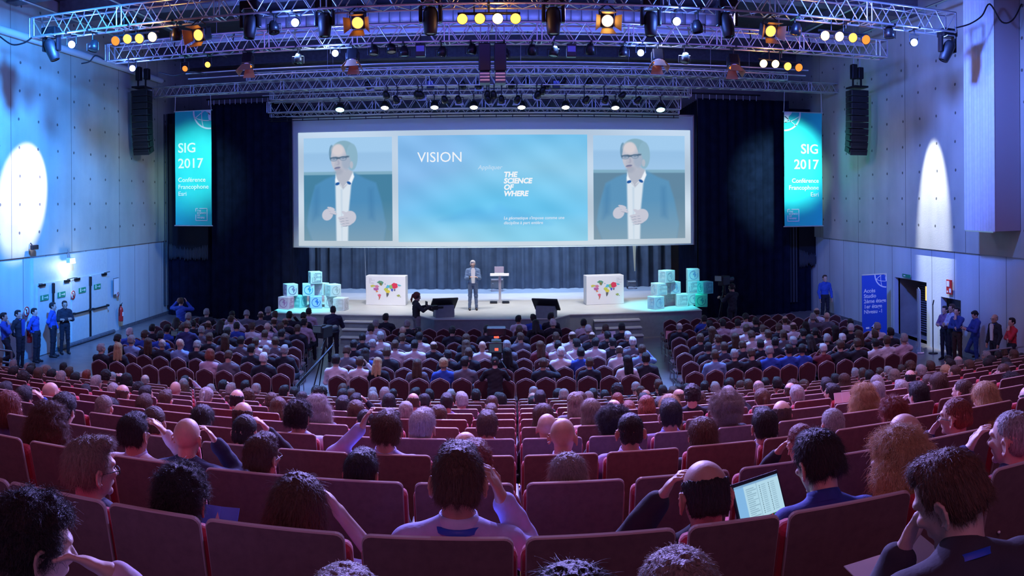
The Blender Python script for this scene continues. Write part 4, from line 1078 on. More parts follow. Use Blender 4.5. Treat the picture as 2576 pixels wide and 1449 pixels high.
for x, y, lab in ((1058, 127, 'square blue faced wash light under the second truss left of the centre'), (1437, 128, 'square blue faced wash light under the second truss right of the centre'),
                  (1083, 212, 'square blue faced wash light over the stage left of the centre'), (1399, 212, 'square blue faced wash light over the stage right of the centre')):
    Y = 19.98 if y < 200 else 27.27
    p = at(x, y, Y=Y); t = thing('wash_light', lab, 'stage light', p)
    MB().bbox((0, 0, 0), (.25, .2, .32), .02).build('housing', BLK, t); MB().box((0, -.11, .03), (.2, .01, .14)).build('face', mat('blue_face', (.12, .16, .55), .3), t); MB().tube((0, 0, .16), (0, 0, .4), .014).build('hook', BLK, t); clamp_up(t, p, Y, .3)
# central pair of hanging projectors
for x, lab in ((1219, 'left one of the two long dark projectors hanging at the centre'), (1258, 'right one of the two long dark projectors hanging at the centre')):
    a = at(x, 112, Y=19.98); b = at(x, 212, Y=19.98); t = thing('hanging_projector', lab, 'projector', a); h = a.z - b.z
    MB().bbox((0, 0, -h * .35), (.30, .5, h * .7), .03).build('housing', BLK, t)
    MB().bbox((0, 0, -h * .85), (.27, .4, h * .28), .02).build('grille_box', mat('grey_grille', (.10, .11, .13), .5), t)
    mb = MB()
    for k in range(3): mb.box((0, -.205, -h * (.76 + .08 * k)), (.24, .01, .04))
    mb.build('grille', M['steel'], t)
    for k in (-.1, .1): MB().tube((k, 0, 0), (k, 0, .5), .014).build('rod', M['steel'], t)
# stage lamps: lit white and teal ones plus a dark swarm
ST = [(968, 272), (1093, 271), (1192, 271), (1312, 271), (1423, 271), (1548, 272)]
names = ['first', 'second', 'third', 'fourth', 'fifth', 'sixth']
for i, (x, y) in enumerate(ST): par(x, y, 28.25, 'wh', 'lit warm white stage lamp above the screen, %s from the left' % names[i], d=(0, -.45, -1), r=.15)
par(855, 277, 28.25, 'te', 'lit turquoise stage lamp above the left part of the screen', d=(0, -.5, -1), r=.17)
par(1662, 277, 28.25, 'te', 'lit turquoise stage lamp above the right part of the screen', d=(0, -.5, -1), r=.17)
rnd = random.Random(11)
SW_ = []
for x in (975, 1000, 1052, 1062, 1122, 1155, 1166, 1205, 1230, 1243, 1262, 1285, 1322, 1350, 1362, 1375, 1412, 1470, 1480, 1520, 1560, 1225, 1300, 930, 1600):
    SW_.append((x, rnd.choice((212, 222, 236, 246, 258))))
SW_ = sorted(SW_)
ORD = ['first', 'second', 'third', 'fourth', 'fifth', 'sixth', 'seventh', 'eighth', 'ninth', 'tenth', 'eleventh', 'twelfth', 'thirteenth', 'fourteenth', 'fifteenth', 'sixteenth', 'seventeenth', 'eighteenth', 'nineteenth', 'twentieth', 'twenty-first', 'twenty-second', 'twenty-third', 'twenty-fourth', 'twenty-fifth', 'twenty-sixth']
for i, (x, y) in enumerate(SW_):
    t, p = par(x, y, 27.27, None, 'dark profile spotlight over the stage, %s from the left' % ORD[i], d=((1245 - x) * .0022 + rnd.uniform(-.25, .25), .6, -1), r=.11, group='dark spotlights over the stage')
    if i % 2 == 0: MB().box((0, 0, 0), (.3, .008, .22), R=aimM((rnd.uniform(-.4, .4), -.4, -.8))).add([], []).build('gel_frame', M['pale'], t)
# loose cables at the truss ends
for pts, Y, lab in (([(2405, 70), (2440, 60), (2470, 40), (2490, 10), (2520, 55), (2548, 50), (2570, 10)], 15.9, 'thick black cable bundle looping from the right truss end to the wall'),
                    ([(80, 95), (60, 108), (30, 112), (0, 92)], 15.9, 'black cable sagging from the left truss end to the wall'),
                    ([(400, 182), (440, 190), (480, 180), (520, 188)], 21, 'black cable sagging under the second truss at the left'),
                    ([(205, 160), (225, 155), (240, 140), (262, 150)], 19.7, 'short black cable at the left end of the second truss')):
    P = [at(x, y, Y=Y) for x, y in pts]; Q = []
    for i in range(len(P) - 1):
        for k in range(5):
            u = k / 5; a0 = P[max(i - 1, 0)]; a1 = P[i]; a2 = P[i + 1]; a3 = P[min(i + 2, len(P) - 1)]
            Q.append(.5 * ((2 * a1) + (a2 - a0) * u + (2 * a0 - 5 * a1 + 4 * a2 - a3) * u * u + (3 * a1 - a0 - 3 * a2 + a3) * u ** 3))
    Q.append(P[-1]); tag(MB().path(Q, .02, 6).build('cable', M['black']), lab, 'cable')
# ---------------------------------------------------------------- people: smooth bodies from blended volumes
def caps(a, b, ra, rb=None): return ('c', np.array(a, float), np.array(b, float), ra, ra if rb is None else rb)
def ell(c, r, R=None): return ('e', np.array(c, float), np.array(r, float), np.eye(3) if R is None else np.array(R))
def surf(name, prims, h, k, infl=0, disp=None, cut=None, mat_=None):
    """closed smooth mesh around a list of capsules and ellipsoids"""
    lo = np.full(3, 9.); hi = np.full(3, -9.)
    for p in prims:
        if p[0] == 'c': m = max(p[3], p[4]); l = np.minimum(p[1], p[2]) - m; u = np.maximum(p[1], p[2]) + m
        else: m = p[2].max(); l = p[1] - m; u = p[1] + m
        lo = np.minimum(lo, l); hi = np.maximum(hi, u)
    lo -= infl + 4 * h; hi += infl + 4 * h
    n = np.ceil((hi - lo) / h).astype(int) + 1
    D = np.full(n, .12, np.float32)
    ax = [lo[i] + h * np.arange(n[i]) for i in range(3)]
    for p in prims:
        kk = k if len(p) < 6 or p[-1] is None else p[-1]
        if p[0] == 'c': m = max(p[3], p[4]); l = np.minimum(p[1], p[2]) - m; u = np.maximum(p[1], p[2]) + m
        else: m = p[2].max(); l = p[1] - m; u = p[1] + m
        pad = .06 + infl
        i0 = np.clip(((l - pad - lo) / h).astype(int), 0, n); i1 = np.clip(((u + pad - lo) / h).astype(int) + 2, 0, n)
        X = ax[0][i0[0]:i1[0], None, None]; Y = ax[1][None, i0[1]:i1[1], None]; Z = ax[2][None, None, i0[2]:i1[2]]
        if p[0] == 'c':
            a, b, ra, rb = p[1:5]; d = b - a; L = d @ d + 1e-9
            px_, py_, pz_ = X - a[0], Y - a[1], Z - a[2]
            t = np.clip((px_ * d[0] + py_ * d[1] + pz_ * d[2]) / L, 0, 1)
            q = np.sqrt((px_ - t * d[0]) ** 2 + (py_ - t * d[1]) ** 2 + (pz_ - t * d[2]) ** 2) - (ra + (rb - ra) * t)
        else:
            c, r, R = p[1:4]; px_, py_, pz_ = X - c[0], Y - c[1], Z - c[2]
            v = [(px_ * R[0, i] + py_ * R[1, i] + pz_ * R[2, i]) / r[i] for i in range(3)]
            q = (np.sqrt(v[0] ** 2 + v[1] ** 2 + v[2] ** 2) - 1)
            w = np.sqrt((v[0] / r[0]) ** 2 + (v[1] / r[1]) ** 2 + (v[2] / r[2]) ** 2) + 1e-6
            q = q * np.sqrt(v[0] ** 2 + v[1] ** 2 + v[2] ** 2) / w
        q = q - infl
        S = D[i0[0]:i1[0], i0[1]:i1[1], i0[2]:i1[2]]
        hh = np.clip(.5 + .5 * (S - q) / kk, 0, 1)
        D[i0[0]:i1[0], i0[1]:i1[1], i0[2]:i1[2]] = S * (1 - hh) + q * hh - kk * hh * (1 - hh)
    if disp is not None or cut is not None:
        X, Y, Z = ax[0][:, None, None], ax[1][None, :, None], ax[2][None, None, :]
        if disp is not None: D = D + disp(X, Y, Z).astype(np.float32)
        if cut is not None: D = np.maximum(D, cut(X, Y, Z).astype(np.float32))
    g = openvdb.FloatGrid(background=3.0)
    g.copyFromArray(np.ascontiguousarray(np.clip(D / h, -3, 3)), tolerance=0)
    P, T, Q = g.convertToPolygons(isovalue=0.0, adaptivity=0.0)
    P = P * h + lo
    fs = [tuple(int(i) for i in t) for t in T] + [tuple(int(i) for i in q) for q in Q]
    me = bpy.data.meshes.new(name); me.from_pydata(P.tolist(), [], fs)
    # outward faces
    q = np.array(Q)
    if len(q):
        a = P[q[:, 0]]; b = P[q[:, 1]]; c = P[q[:, 2]]
        vol = np.einsum('ij,ij->i', a, np.cross(b, c)).sum()
        if vol < 0: me.flip_normals()
    me.polygons.foreach_set('use_smooth', [True] * len(me.polygons))
    me.update()
    return me

def rotm(yaw=0, pitch=0, roll=0):
    return np.array(Euler((pitch, roll, yaw), 'XYZ').to_matrix())

HS = 1.11
def head_prims(hc, R, det):
    def T(p): return hc + R @ (np.array(p, float) * HS)
    def ell(c, r, R=None): return ('e', np.array(c, float), np.array(r, float) * HS, np.eye(3) if R is None else np.array(R))
    def caps(a, b, ra, rb): return ('c', np.array(a, float), np.array(b, float), ra * HS, rb * HS)
    o = [ell(T((0, -.014, .028)), (.074, .094, .086), R), ell(T((0, .022, -.03)), (.060, .068, .082), R), ell(T((0, .030, -.078)), (.042, .048, .036), R),
         caps(T((0, .086, .0)), T((0, .105, -.034)), .008, .012), ell(T((0, .072, .018)), (.052, .022, .016), R),
         ell(T((0, .078, -.062)), (.024, .016, .010), R), ell(T((0, .076, -.098)), (.02, .016, .016), R)]
    for s in (-1, 1):
        E = R @ rotm(yaw=s * .45)
        if det:
            o.append(ell(T((s * .077, -.008, -.012)), (.007, .017, .028), E))
            C = [(.010, -.030), (-.004, -.040), (-.014, -.026), (-.020, -.004), (-.018, .014), (-.006, .024), (.008, .020), (.012, .008)]
            Q = [T(np.array((s * .084, -.006, -.008)) + rotm(yaw=s * .45) @ np.array((0, y, z))) for y, z in C]
            for a, b in zip(Q[:-1], Q[1:]): o.append(caps(a, b, .0052, .0052))
        else:
            o.append(ell(T((s * .079, -.008, -.012)), (.009, .018, .030), E))
        o.append(ell(T((s * .034, .072, -.022)), (.022, .020, .016), R))
    return o

def hand_prims(w, d, nrm, side, det, curl=.4):
    """palm, four fingers of unequal length and a thumb leaving the side of the palm"""
    d = np.array(d, float); d /= np.linalg.norm(d); nrm = np.array(nrm, float); nrm -= d * (nrm @ d); nrm /= np.linalg.norm(nrm) + 1e-9
    s = np.cross(d, nrm) * side
    R = np.stack([s, d, nrm], 1)
    o = [ell(w + d * .048, (.038, .052, .017), R)]
    rf = .0085 if det else .0105
    for i, (off, L) in enumerate(((-.028, .062), (-.010, .074), (.009, .080), (.027, .072))):
        b = w + d * .088 + s * off; sp = s * (off * .35)
        d1 = d * math.cos(curl * .5) - nrm * math.sin(curl * .5) + sp * 2; m = b + d1 * L * .5
        d2 = d * math.cos(curl * 1.5) - nrm * math.sin(curl * 1.5) + sp; e = m + d2 * L * .5
        o += [caps(b - d * .02, m, rf * 1.08, rf) + (.006,), caps(m, e, rf, rf * .85) + (.006,)]
    b = w + d * .025 + s * .034; m = b + (s * .75 + d * .65) * .038; e = m + (d * .95 + s * .1 - nrm * .2) * .036
    o += [caps(b, m, rf * 1.35, rf * 1.1) + (.008,), caps(m, e, rf * 1.1, rf * .9) + (.006,)]
    return o

ARM = {  # seated: elbow, wrist, hand direction, palm normal (hip at 0,0,0; right side, +x)
 'lap': ((.25, .07, .17), (.13, .29, .07), (-.5, .8, -.1), (0, .2, 1)),
 'rest': ((.27, .03, .18), (.25, .27, .13), (-.1, 1, -.1), (0, 0, 1)),
 'cross': ((.25, .07, .19), (-.04, .19, .22), (-1, .1, .05), (0, 1, .3)),
 'head': ((.36, .10, .42), (.165, .09, .64), (-.35, .0, .9), (1, .2, .3)),
 'temple': ((.32, .20, .34), (.128, .19, .58), (-.42, -.28, .86), (.9, .5, .2)),
 'chin': ((.20, .26, .26), (.085, .19, .50), (-.35, -.25, .8), (.6, .8, 0)),
 'ear': ((.29, .13, .29), (.155, .10, .55), (-.30, -.2, .9), (1, -.1, .3)),
 'hold': ((.24, .12, .16), (.11, .34, .24), (-.2, .9, .3), (.9, 0, .5)),
 'back': ((.30, -.02, .30), (.44, -.10, .36), (.9, -.1, -.2), (0, -.3, 1)),
 'point': ((.42, .16, .42), (.24, .02, .63), (-.9, -.22, .30), (.2, .5, .9)),
 'side': ((.245, .0, .16), (.235, .10, -.06), (0, .15, -1), (1, 0, 0)),
 'fold': ((.25, .06, .18), (-.06, .20, .20), (-1, .15, .1), (0, 1, .2)),
 'hips': ((.30, -.06, .20), (.19, -.03, .03), (-.5, .3, -.6), (.8, -.5, 0)),
 'gest': ((.23, .02, .17), (.12, .24, .22), (-.5, .8, .3), (.3, .2, 1)),
 'cam': ((.27, .12, .26), (.14, .36, .34), (-.2, 1, .1), (.6, 0, .8)),
 'chinfold': ((.17, .18, .22), (.06, .16, .42), (-.2, -.1, .9), (.5, .8, 0)),
 'behind': ((.27, -.12, .18), (.08, -.15, .04), (-.8, 0, -.5), (0, -1, 0)),
}
BODY = {}
def figure(key, seated=True, lean=-.12, yaw=0, pitch=0, roll=0, R_='lap', L_='lap', h=.014, long_sleeve=True, wide=1.0, hip=.47, stance=.10, knee=0, twist=0, jacket=False, legs='std', female=False, torso_h=1.0):
    """builds body, shirt, trousers and shoes meshes; returns them with the head matrix"""
    if key in BODY: return BODY[key]
    H0 = np.array((0, 0, hip if seated else .93))
    sw = (.165 if female else .185) * wide
    Rl = np.array(Matrix.Rotation(-lean, 3, 'X') @ Matrix.Rotation(twist, 3, 'Z'))
    def U(p): p = np.array(p, float) * (1, 1, torso_h); return H0 + Rl @ p
    det = h < .011
    skin = []; shirt = []; leg = []; shoe = []
    tw = wide * (.92 if female else 1)
    tor = [ell(U((0, 0, .02)), (.155 * tw, .105, .11), Rl), ell(U((0, -.005, .15)), (.138 * tw, .098, .13), Rl), ell(U((0, .0, .30)), (.158 * tw, .108, .15), Rl),
           caps(U((-sw * .80, -.01, .435)), U((sw * .80, -.01, .435)), .056), caps(U((-sw * .5, -.015, .455)), U((0, -.01, .50)), .045, .05), caps(U((sw * .5, -.015, .455)), U((0, -.01, .50)), .045, .05)]
    if female: tor += [ell(U((s * .065, .085, .30)), (.055, .05, .055), Rl) for s in (-1, 1)]
    skin += tor; shirt += tor
    NB = U((0, -.008, .49)); hc = U((0, .015, .658)) + np.array((math.sin(roll) * .05, -math.sin(pitch) * .06 * 1.0, -abs(math.sin(pitch)) * .02))
    Rh = rotm(yaw, pitch, roll)
    skin += [caps(NB, hc + Rh @ np.array((0, -.02, -.05)), .060 if not female else .050, .056 if not female else .047)]
    hd = head_prims(hc, Rh, det)
    for s, pose in ((1, R_), (-1, L_)):
        E, Wp, hdv, nv = [np.array(v, float) for v in ARM[pose]]
        mir = np.array((s, 1, 1))
        Sh = U((s * sw, -.01, .43)); El = U(E * mir * (wide, 1, 1)); Wr = U(Wp * mir)
        hv = Rl @ (hdv * mir); nn = Rl @ (nv * mir)
        skin += [caps(Sh, El, .046, .038), caps(El, Wr, .037, .024)]
        shirt += [caps(Sh, El, .050, .041)]
        if long_sleeve: shirt += [caps(El, El + (Wr - El) * .92, .041, .030)]
        else: shirt[-1] = caps(Sh, Sh + (El - Sh) * .72, .052, .046)
        skin += hand_prims(Wr, hv, nn, s, det, .35 if pose in ('lap', 'rest', 'side') else .5)
        if seated:
            K = np.array((s * (stance + .01), .44, hip + .02)); A = np.array((s * (stance + .02), .46, .09))
            if legs == 'crossed' and s > 0: K = np.array((.02, .44, hip + .09)); A = np.array((-.16, .62, .22))
        else:
            K = np.array((s * stance, .02 + (.22 if knee and s > 0 else 0), .50)); A = np.array((s * (stance + .02), -.01 - (.12 if knee and s > 0 else 0), .09 + (.25 if knee and s > 0 else 0)))
        hj = np.array((s * .085, .02, H0[2] - (0 if seated else .02)))
        leg += [caps(hj, K, .082, .058), caps(K, A, .056, .042)]
        skin += [caps(hj, K, .074, .052), caps(K, A, .050, .036), caps(A + (0, 0, -.03), A + (0, .13, -.05), .036, .03)]
        shoe += [caps(A + (0, -.03, -.045), A + (0, .06, -.045), .045, .045), caps(A + (0, .06, -.05), A + (0, .16, -.06), .042, .034)]
    leg += [ell(H0 + (0, 0, .0), (.155 * tw, .115, .10)), ell(U((0, 0, .06)), (.145 * tw, .10, .07), Rl)]
    body = surf(key + '_body', skin, h, .028)
    # the head keeps its finer forms: blended in with a smaller radius on a finer grid when the person is near
    body = None
    allp = [p + ((.03,) if (len(p) == 5 and p[0] == 'c') else ()) for p in skin]
    hd2 = []
    for p in hd: hd2.append(('c', p[1], p[2], p[3], p[4], .012 if p[3] > .007 else .004) if p[0] == 'c' else ('e', p[1], p[2], p[3], None, .012))
    sk2 = []
    for p in skin:
        if p[0] == 'c' and len(p) == 5: sk2.append(p + (.028,))
        elif p[0] == 'e': sk2.append(p + (None, .028))
        else: sk2.append(p)
    body = surf('body', sk2 + hd2, h, .02)
    body.materials.append(M['skin'])
    ncut = U((0, 0, .50))
    wr = (lambda X, Y, Z: .0035 * np.sin(38 * Z + 22 * X) * np.sin(31 * Y + 9 * X) + .002 * np.sin(70 * Z - 33 * X))
    sh = surf('shirt', shirt, h, .035, infl=.020 if jacket else .013, disp=wr); sh.materials.append(M['cloth'])
    col = None
    tr_ = surf('trousers', leg, max(h, .014), .03, infl=.009, disp=wr); tr_.materials.append(M['cloth'])
    so = []
    if not seated:
        for q_ in (shoe[:2], shoe[2:]): m_ = surf('shoe', q_, .012, .015); m_.materials.append(M['black']); so.append(m_)
    Mh = Matrix.Translation(Vector(hc.tolist())) @ Matrix(Rh.tolist()).to_4x4() @ Matrix.Scale(HS, 4)
    # collar
    nrm = Vector(((hc - NB) / np.linalg.norm(hc - NB)).tolist())
    q = nrm.to_track_quat('Z', 'Y').to_matrix()
    nk = Vector(NB.tolist())
    prof = [(.080, -.010), (.074, .018), (.068, .036), (.063, .036), (.066, .0)]
    cl = MB().lathe(prof, tuple(nk + nrm * .024), 22, R=q).mesh('collar', M['cloth'])
    ln = MB().lathe([(.088, -.006), (.086, .012), (.078, .014), (.074, .0)], tuple(nk + nrm * .014), 22, R=q).mesh('lanyard', M['navyprint'])
    BODY[key] = dict(body=body, shirt=sh, trousers=tr_, shoes=so, head=Mh, collar=cl, lanyard=ln, h=h)
    return BODY[key]

# hair in the frame of the head
HAIR = {}
def streak(a, f): return lambda X, Y, Z: a * (np.sin(f * np.arctan2(X, Y + .02) + 9 * np.sin(12 * Z)) + .6 * np.sin(1.9 * f * np.arctan2(X, Y + .03 + Z * .3)))
def hair(kind, h=.007):
    k = (kind, h)
    if k in HAIR: return HAIR[k]
    def face(X, Y, Z): return np.maximum(.0, 0) + np.minimum(np.minimum(Y + .9 * 0 - (.052 - .55 * np.clip(Z - .03, -.2, .1) * -1.1), 9), .058 - Z)   # >0 in front of the hairline and under the fringe
    def nape(z0, slope=.5): return lambda X, Y, Z: (z0 - slope * (-Y - .02)) - Z
    P = []; disp = None; cut = None; K = .012
    if kind in ('short', 'crop', 'ring', 'curly', 'thin', 'side'):
        g = {'short': .0, 'crop': -.006, 'ring': -.003, 'curly': .010, 'thin': -.005, 'side': .004}[kind]
        P = [ell((0, -.016, .036), (.081 + g, .098 + g, .086 + g)), ell((0, -.045, -.012), (.074 + g, .070 + g, .075 + g))]
        if kind == 'side': P.append(ell((.02, .035, .10), (.055, .045, .026)))
        if kind == 'short': P.append(ell((0, .03, .092), (.058, .045, .03)))
        a = {'curly': .006, 'side': .003}.get(kind, .0022)
        if kind == 'curly': disp = lambda X, Y, Z: .006 * (np.sin(95 * X + 3 * np.sin(60 * Z)) * np.sin(90 * Y + 2 * np.sin(70 * X)) * np.sin(88 * Z) * 1.8)
        else: disp = streak(a, 34)
        rag = lambda X, Y, Z: .004 * np.sin(150 * X + 40 * Z) + .003 * np.sin(97 * Y + 60 * X)
        def cut(X, Y, Z):
            c = np.maximum(np.maximum(np.minimum(Y - .040, .066 - Z), np.minimum(Y - .012, .0 - Z)), (-.066 - .28 * Y) - Z)
            if kind == 'ring': c = np.maximum(np.maximum(c, .118 - np.sqrt((X * 1.15) ** 2 + ((Y - .025) * .88) ** 2 + ((Z - .125) * 1.05) ** 2)), np.minimum(Y - .02, 9 + 0 * Z))
            return c + rag(X, Y, Z) * (.4 if kind == 'ring' else 1)
    elif kind in ('bob', 'long', 'longcurly', 'pony', 'bun', 'afro'):
        P = [ell((0, -.016, .034), (.090, .104, .092))]
        if kind == 'bob': P += [ell((0, -.035, -.03), (.098, .088, .10)), ell((.07, .0, -.04), (.030, .055, .075)), ell((-.07, .0, -.04), (.030, .055, .075))]
        if kind == 'long': P += [ell((0, -.045, -.04), (.092, .074, .12)), caps((.045, -.06, -.06), (.07, -.085, -.22), .05, .028), caps((-.045, -.06, -.06), (-.07, -.085, -.22), .05, .028), caps((0, -.07, -.06), (0, -.10, -.25), .055, .03)]
        if kind == 'longcurly': P += [ell((0, -.04, -.05), (.125, .095, .13)), caps((.075, -.03, -.04), (.10, -.05, -.13), .05, .042), caps((-.075, -.03, -.04), (-.10, -.05, -.13), .05, .042), caps((0, -.06, -.06), (0, -.08, -.15), .065, .05)]
        if kind == 'pony': P += [ell((0, -.045, -.005), (.076, .07, .075)), ell((0, -.118, .03), (.024, .028, .024)), caps((0, -.13, .02), (.006, -.145, -.10), .024, .026), caps((.006, -.145, -.10), (.0, -.125, -.18), .026, .010)]
        if kind == 'bun': P += [ell((0, -.045, -.005), (.078, .07, .075)), ell((0, -.112, .07), (.040, .036, .038))]
        if kind == 'afro': P = [ell((0, -.02, .03), (.125, .125, .115)), ell((0, -.05, -.03), (.11, .09, .09))]
        if kind in ('longcurly', 'afro'): disp = lambda X, Y, Z: .009 * (np.sin(62 * X + 3 * np.sin(40 * Z)) * np.sin(66 * Y + 2 * np.sin(50 * X)) + .7 * np.sin(58 * Z + 2 * np.sin(45 * Y)))
        else: disp = streak(.0028, 30)
        low = {'bob': -.115, 'pony': -.30, 'bun': -.2}.get(kind, -.4)
        if kind in ('pony', 'bun'): cut = lambda X, Y, Z: np.maximum(np.minimum(Y - .040, .066 - Z), np.minimum(Y + .015, (-.072 - .25 * Y) - Z))
        else: cut = lambda X, Y, Z: np.maximum(np.minimum(np.minimum(Y - .045, .066 - Z), .085 - np.abs(X) + 0 * Y), low - Z)
    elif kind == 'hood':
        P = [ell((0, -.02, .02), (.105, .12, .12)), ell((0, -.05, -.09), (.10, .09, .06))]; cut = lambda X, Y, Z: np.minimum(Y - .05, 9 + 0 * Z) + 0 * X
    me = surf('hair', P, h, K, disp=disp, cut=cut); me.materials.append(M['hair'])
    HAIR[k] = me
    return me
HAIRCOL = {'k': (.018, .014, .016), 'b': (.075, .040, .026), 'g': (.30, .29, .29), 'w': (.62, .60, .60), 'd': (.42, .38, .36), 'r': (.14, .10, .08), 'B': (.42, .28, .14), 'R': (.20, .05, .03), 'L': (.10, .05, .03), 'x': (.20, .16, .13)}
SKINC = [(.55, .34, .26), (.60, .39, .30), (.50, .30, .22), (.63, .42, .34)]
CLOTH = {'w': (.72, .72, .80), 'u': (.22, .36, .62), 'n': (.018, .020, .035), 'b': (.03, .09, .48), 'g': (.14, .14, .18), 'r': (.16, .03, .05), 'p': (.58, .45, .56), 't': (.10, .25, .30), 'R': (.55, .03, .05), 'm': (.05, .05, .09), 'L': (.45, .50, .72), 'v': (.20, .12, .28), 'o': (.65, .18, .08)}
HDESC = {'k': 'short black hair', 'b': 'short brown hair', 'g': 'short grey hair', 'w': 'short white hair', 'd': 'bald head', 'r': 'balding crown'}
CDESC = {'w': 'white shirt', 'u': 'light blue shirt', 'n': 'black top', 'b': 'royal blue shirt', 'g': 'grey top', 'r': 'dark red top', 'p': 'pink shirt', 't': 'teal top', 'R': 'red top', 'm': 'navy jacket', 'L': 'pale blue shirt', 'v': 'violet top', 'o': 'orange top'}

STR = {}
def strands(kind, h):
    """loose hairs standing off the hair surface, combed along the growth from the crown"""
    if kind in STR: return STR[kind]
    me = hair(kind, h); rg = np.random.default_rng(len(kind))
    me.calc_loop_triangles(); nt = len(me.loop_triangles)
    tri = np.empty(nt * 3, int); me.loop_triangles.foreach_get('vertices', tri); tri = tri.reshape(-1, 3)
    co = np.empty(len(me.vertices) * 3); me.vertices.foreach_get('co', co); co = co.reshape(-1, 3)
    A, B, C = co[tri[:, 0]], co[tri[:, 1]], co[tri[:, 2]]
    N = np.cross(B - A, C - A); ar = np.linalg.norm(N, axis=1); N /= ar[:, None] + 1e-12
    cen = (A + B + C) / 3
    if (N * (cen - cen.mean(0))).sum() < 0: N = -N
    n = {'longcurly': 11000, 'afro': 9000}.get(kind, 7000)
    out = (N * (cen - np.array((0, -.02, 0)))).sum(1) > .0
    pr = ar * out; idx = rg.choice(nt, n, p=pr / pr.sum())
    u = rg.random((n, 2)); f = u.sum(1) > 1; u[f] = 1 - u[f]
    P = A[idx] + (B - A)[idx] * u[:, :1] + (C - A)[idx] * u[:, 1:]; Nn = N[idx]
    crown = np.array((0, -.045, .12)); d = P - crown
    if kind in ('long', 'bob', 'longcurly', 'pony'): d = d * .4 + np.array((0, 0, -.12))
    d -= Nn * (d * Nn).sum(1)[:, None]; d /= np.linalg.norm(d, axis=1)[:, None] + 1e-9
    d += rg.normal(0, .28, (n, 3)); curl = {'curly': 1.3, 'afro': 1.5, 'longcurly': 1.0}.get(kind, .25)
    L = rg.uniform(.4, 1.0, n)[:, None] * {'crop': .009, 'ring': .010, 'thin': .012, 'short': .020, 'side': .024, 'curly': .026, 'long': .045, 'bob': .040, 'longcurly': .045, 'afro': .034, 'pony': .026, 'bun': .018}.get(kind, .02)
    lift = rg.uniform(.15, .75, n)[:, None] * (1.6 if kind in ('afro', 'curly', 'thin', 'crop') else (.35 if kind in ('long', 'bob', 'pony', 'bun') else 1))
    K = 5; pts = np.zeros((n, K, 3)); w = rg.normal(0, 1, (n, 3)) * curl
    for k in range(K):
        t = k / (K - 1)
        pts[:, k] = P - Nn * .003 + L * (d * t + Nn * lift * t * (1 - .45 * t)) + w * L * .25 * math.sin(t * 4.2) + np.array((0, 0, -1)) * L * .25 * t * t
    hc = bpy.data.hair_curves.new('hair_strands'); hc.add_curves([K] * n)
    hc.position_data.foreach_set('vector', pts.reshape(-1).astype(np.float32))
    ra = hc.attributes.get('radius') or hc.attributes.new('radius', 'FLOAT', 'POINT')
    rr = np.tile(np.linspace(.00052, .00018, K), n).astype(np.float32); ra.data.foreach_set('value', rr)
    hc.materials.append(M['strand'])
    STR[kind] = hc
    return hc
GLASSES = None
def glasses_mesh():
    mb = MB()
    for s in (-1, 1):
        mb.path([(s * .034 + .024 * math.cos(a), .094, -.012 + .017 * math.sin(a)) for a in [2 * PI * i / 12 for i in range(13)]], .002, 5)
        mb.tube((s * .058, .092, -.006), (s * .081, .0, -.002), .0022, n=5); mb.tube((s * .081, 0, -.002), (s * .082, -.018, -.018), .0022, n=5)
    mb.tube((-.01, .096, -.008), (.01, .096, -.008), .002, n=5)
    return mb.mesh('glasses', M['black'])
def headphones_mesh():
    mb = MB(); P = [(.088 * math.cos(a), -.01, .02 + .100 * math.sin(a)) for a in [PI * i / 14 for i in range(15)]]
    mb.path(P, .007, 6)
    for s in (-1, 1): mb.tube((s * .075, -.01, -.005), (s * .10, -.01, -.005), .034, n=14)
    return mb.mesh('headphones', M['black'])
def eyes_mesh():
    return [MB().ball((s * .033, .083, -.012), (.012, .008, .007), 8, 6).mesh('eye', M['eye']) for s in (-1, 1)]
GL, HP, EY = glasses_mesh(), headphones_mesh(), eyes_mesh()

def person(fig, loc, rotz, hairk, hcol, ccol, label, group=None, scale=1.0, tcol=(.02, .022, .04), skinc=None, hh=.010, wisps=False, glasses=False, phones=False, lanyard=False, collar=None, eyes=False, shoes=True):
    b = mesh_obj('person', fig['body']); b.location = loc; b.rotation_euler = (0, 0, rotz); b.scale = (scale,) * 3
    b.color = (*(skinc or random.choice(SKINC)), 1)
    tag(b, label, 'person', group)
    def add(nm, me, col=None, M_=None):
        o = mesh_obj(nm, me, b)
        if M_ is not None: o.matrix_local = M_
        if col: o.color = (*col, 1)
        return o
    add('shirt', fig['shirt'], ccol)
    add('trousers', fig['trousers'], tcol)
    if shoes:
        for m_ in fig['shoes']: add('shoe', m_)
    if hairk: add('hair', hair(hairk, hh), hcol, fig['head'])
    if wisps and hairk and hairk != 'hood':
        o = link(bpy.data.objects.new('hair_strands', strands(hairk, hh)), b); o.matrix_local = fig['head']; o.color = (*[c * 1.35 for c in hcol], 1)
    if glasses: add('glasses', GL, None, fig['head'])
    if phones: add('headphones', HP, None, fig['head'])
    if eyes:
        for m_ in EY: add('eye', m_, None, fig['head'])
    if lanyard: add('lanyard', fig['lanyard'])
    if collar: add('collar', fig['collar'], collar)
    return b
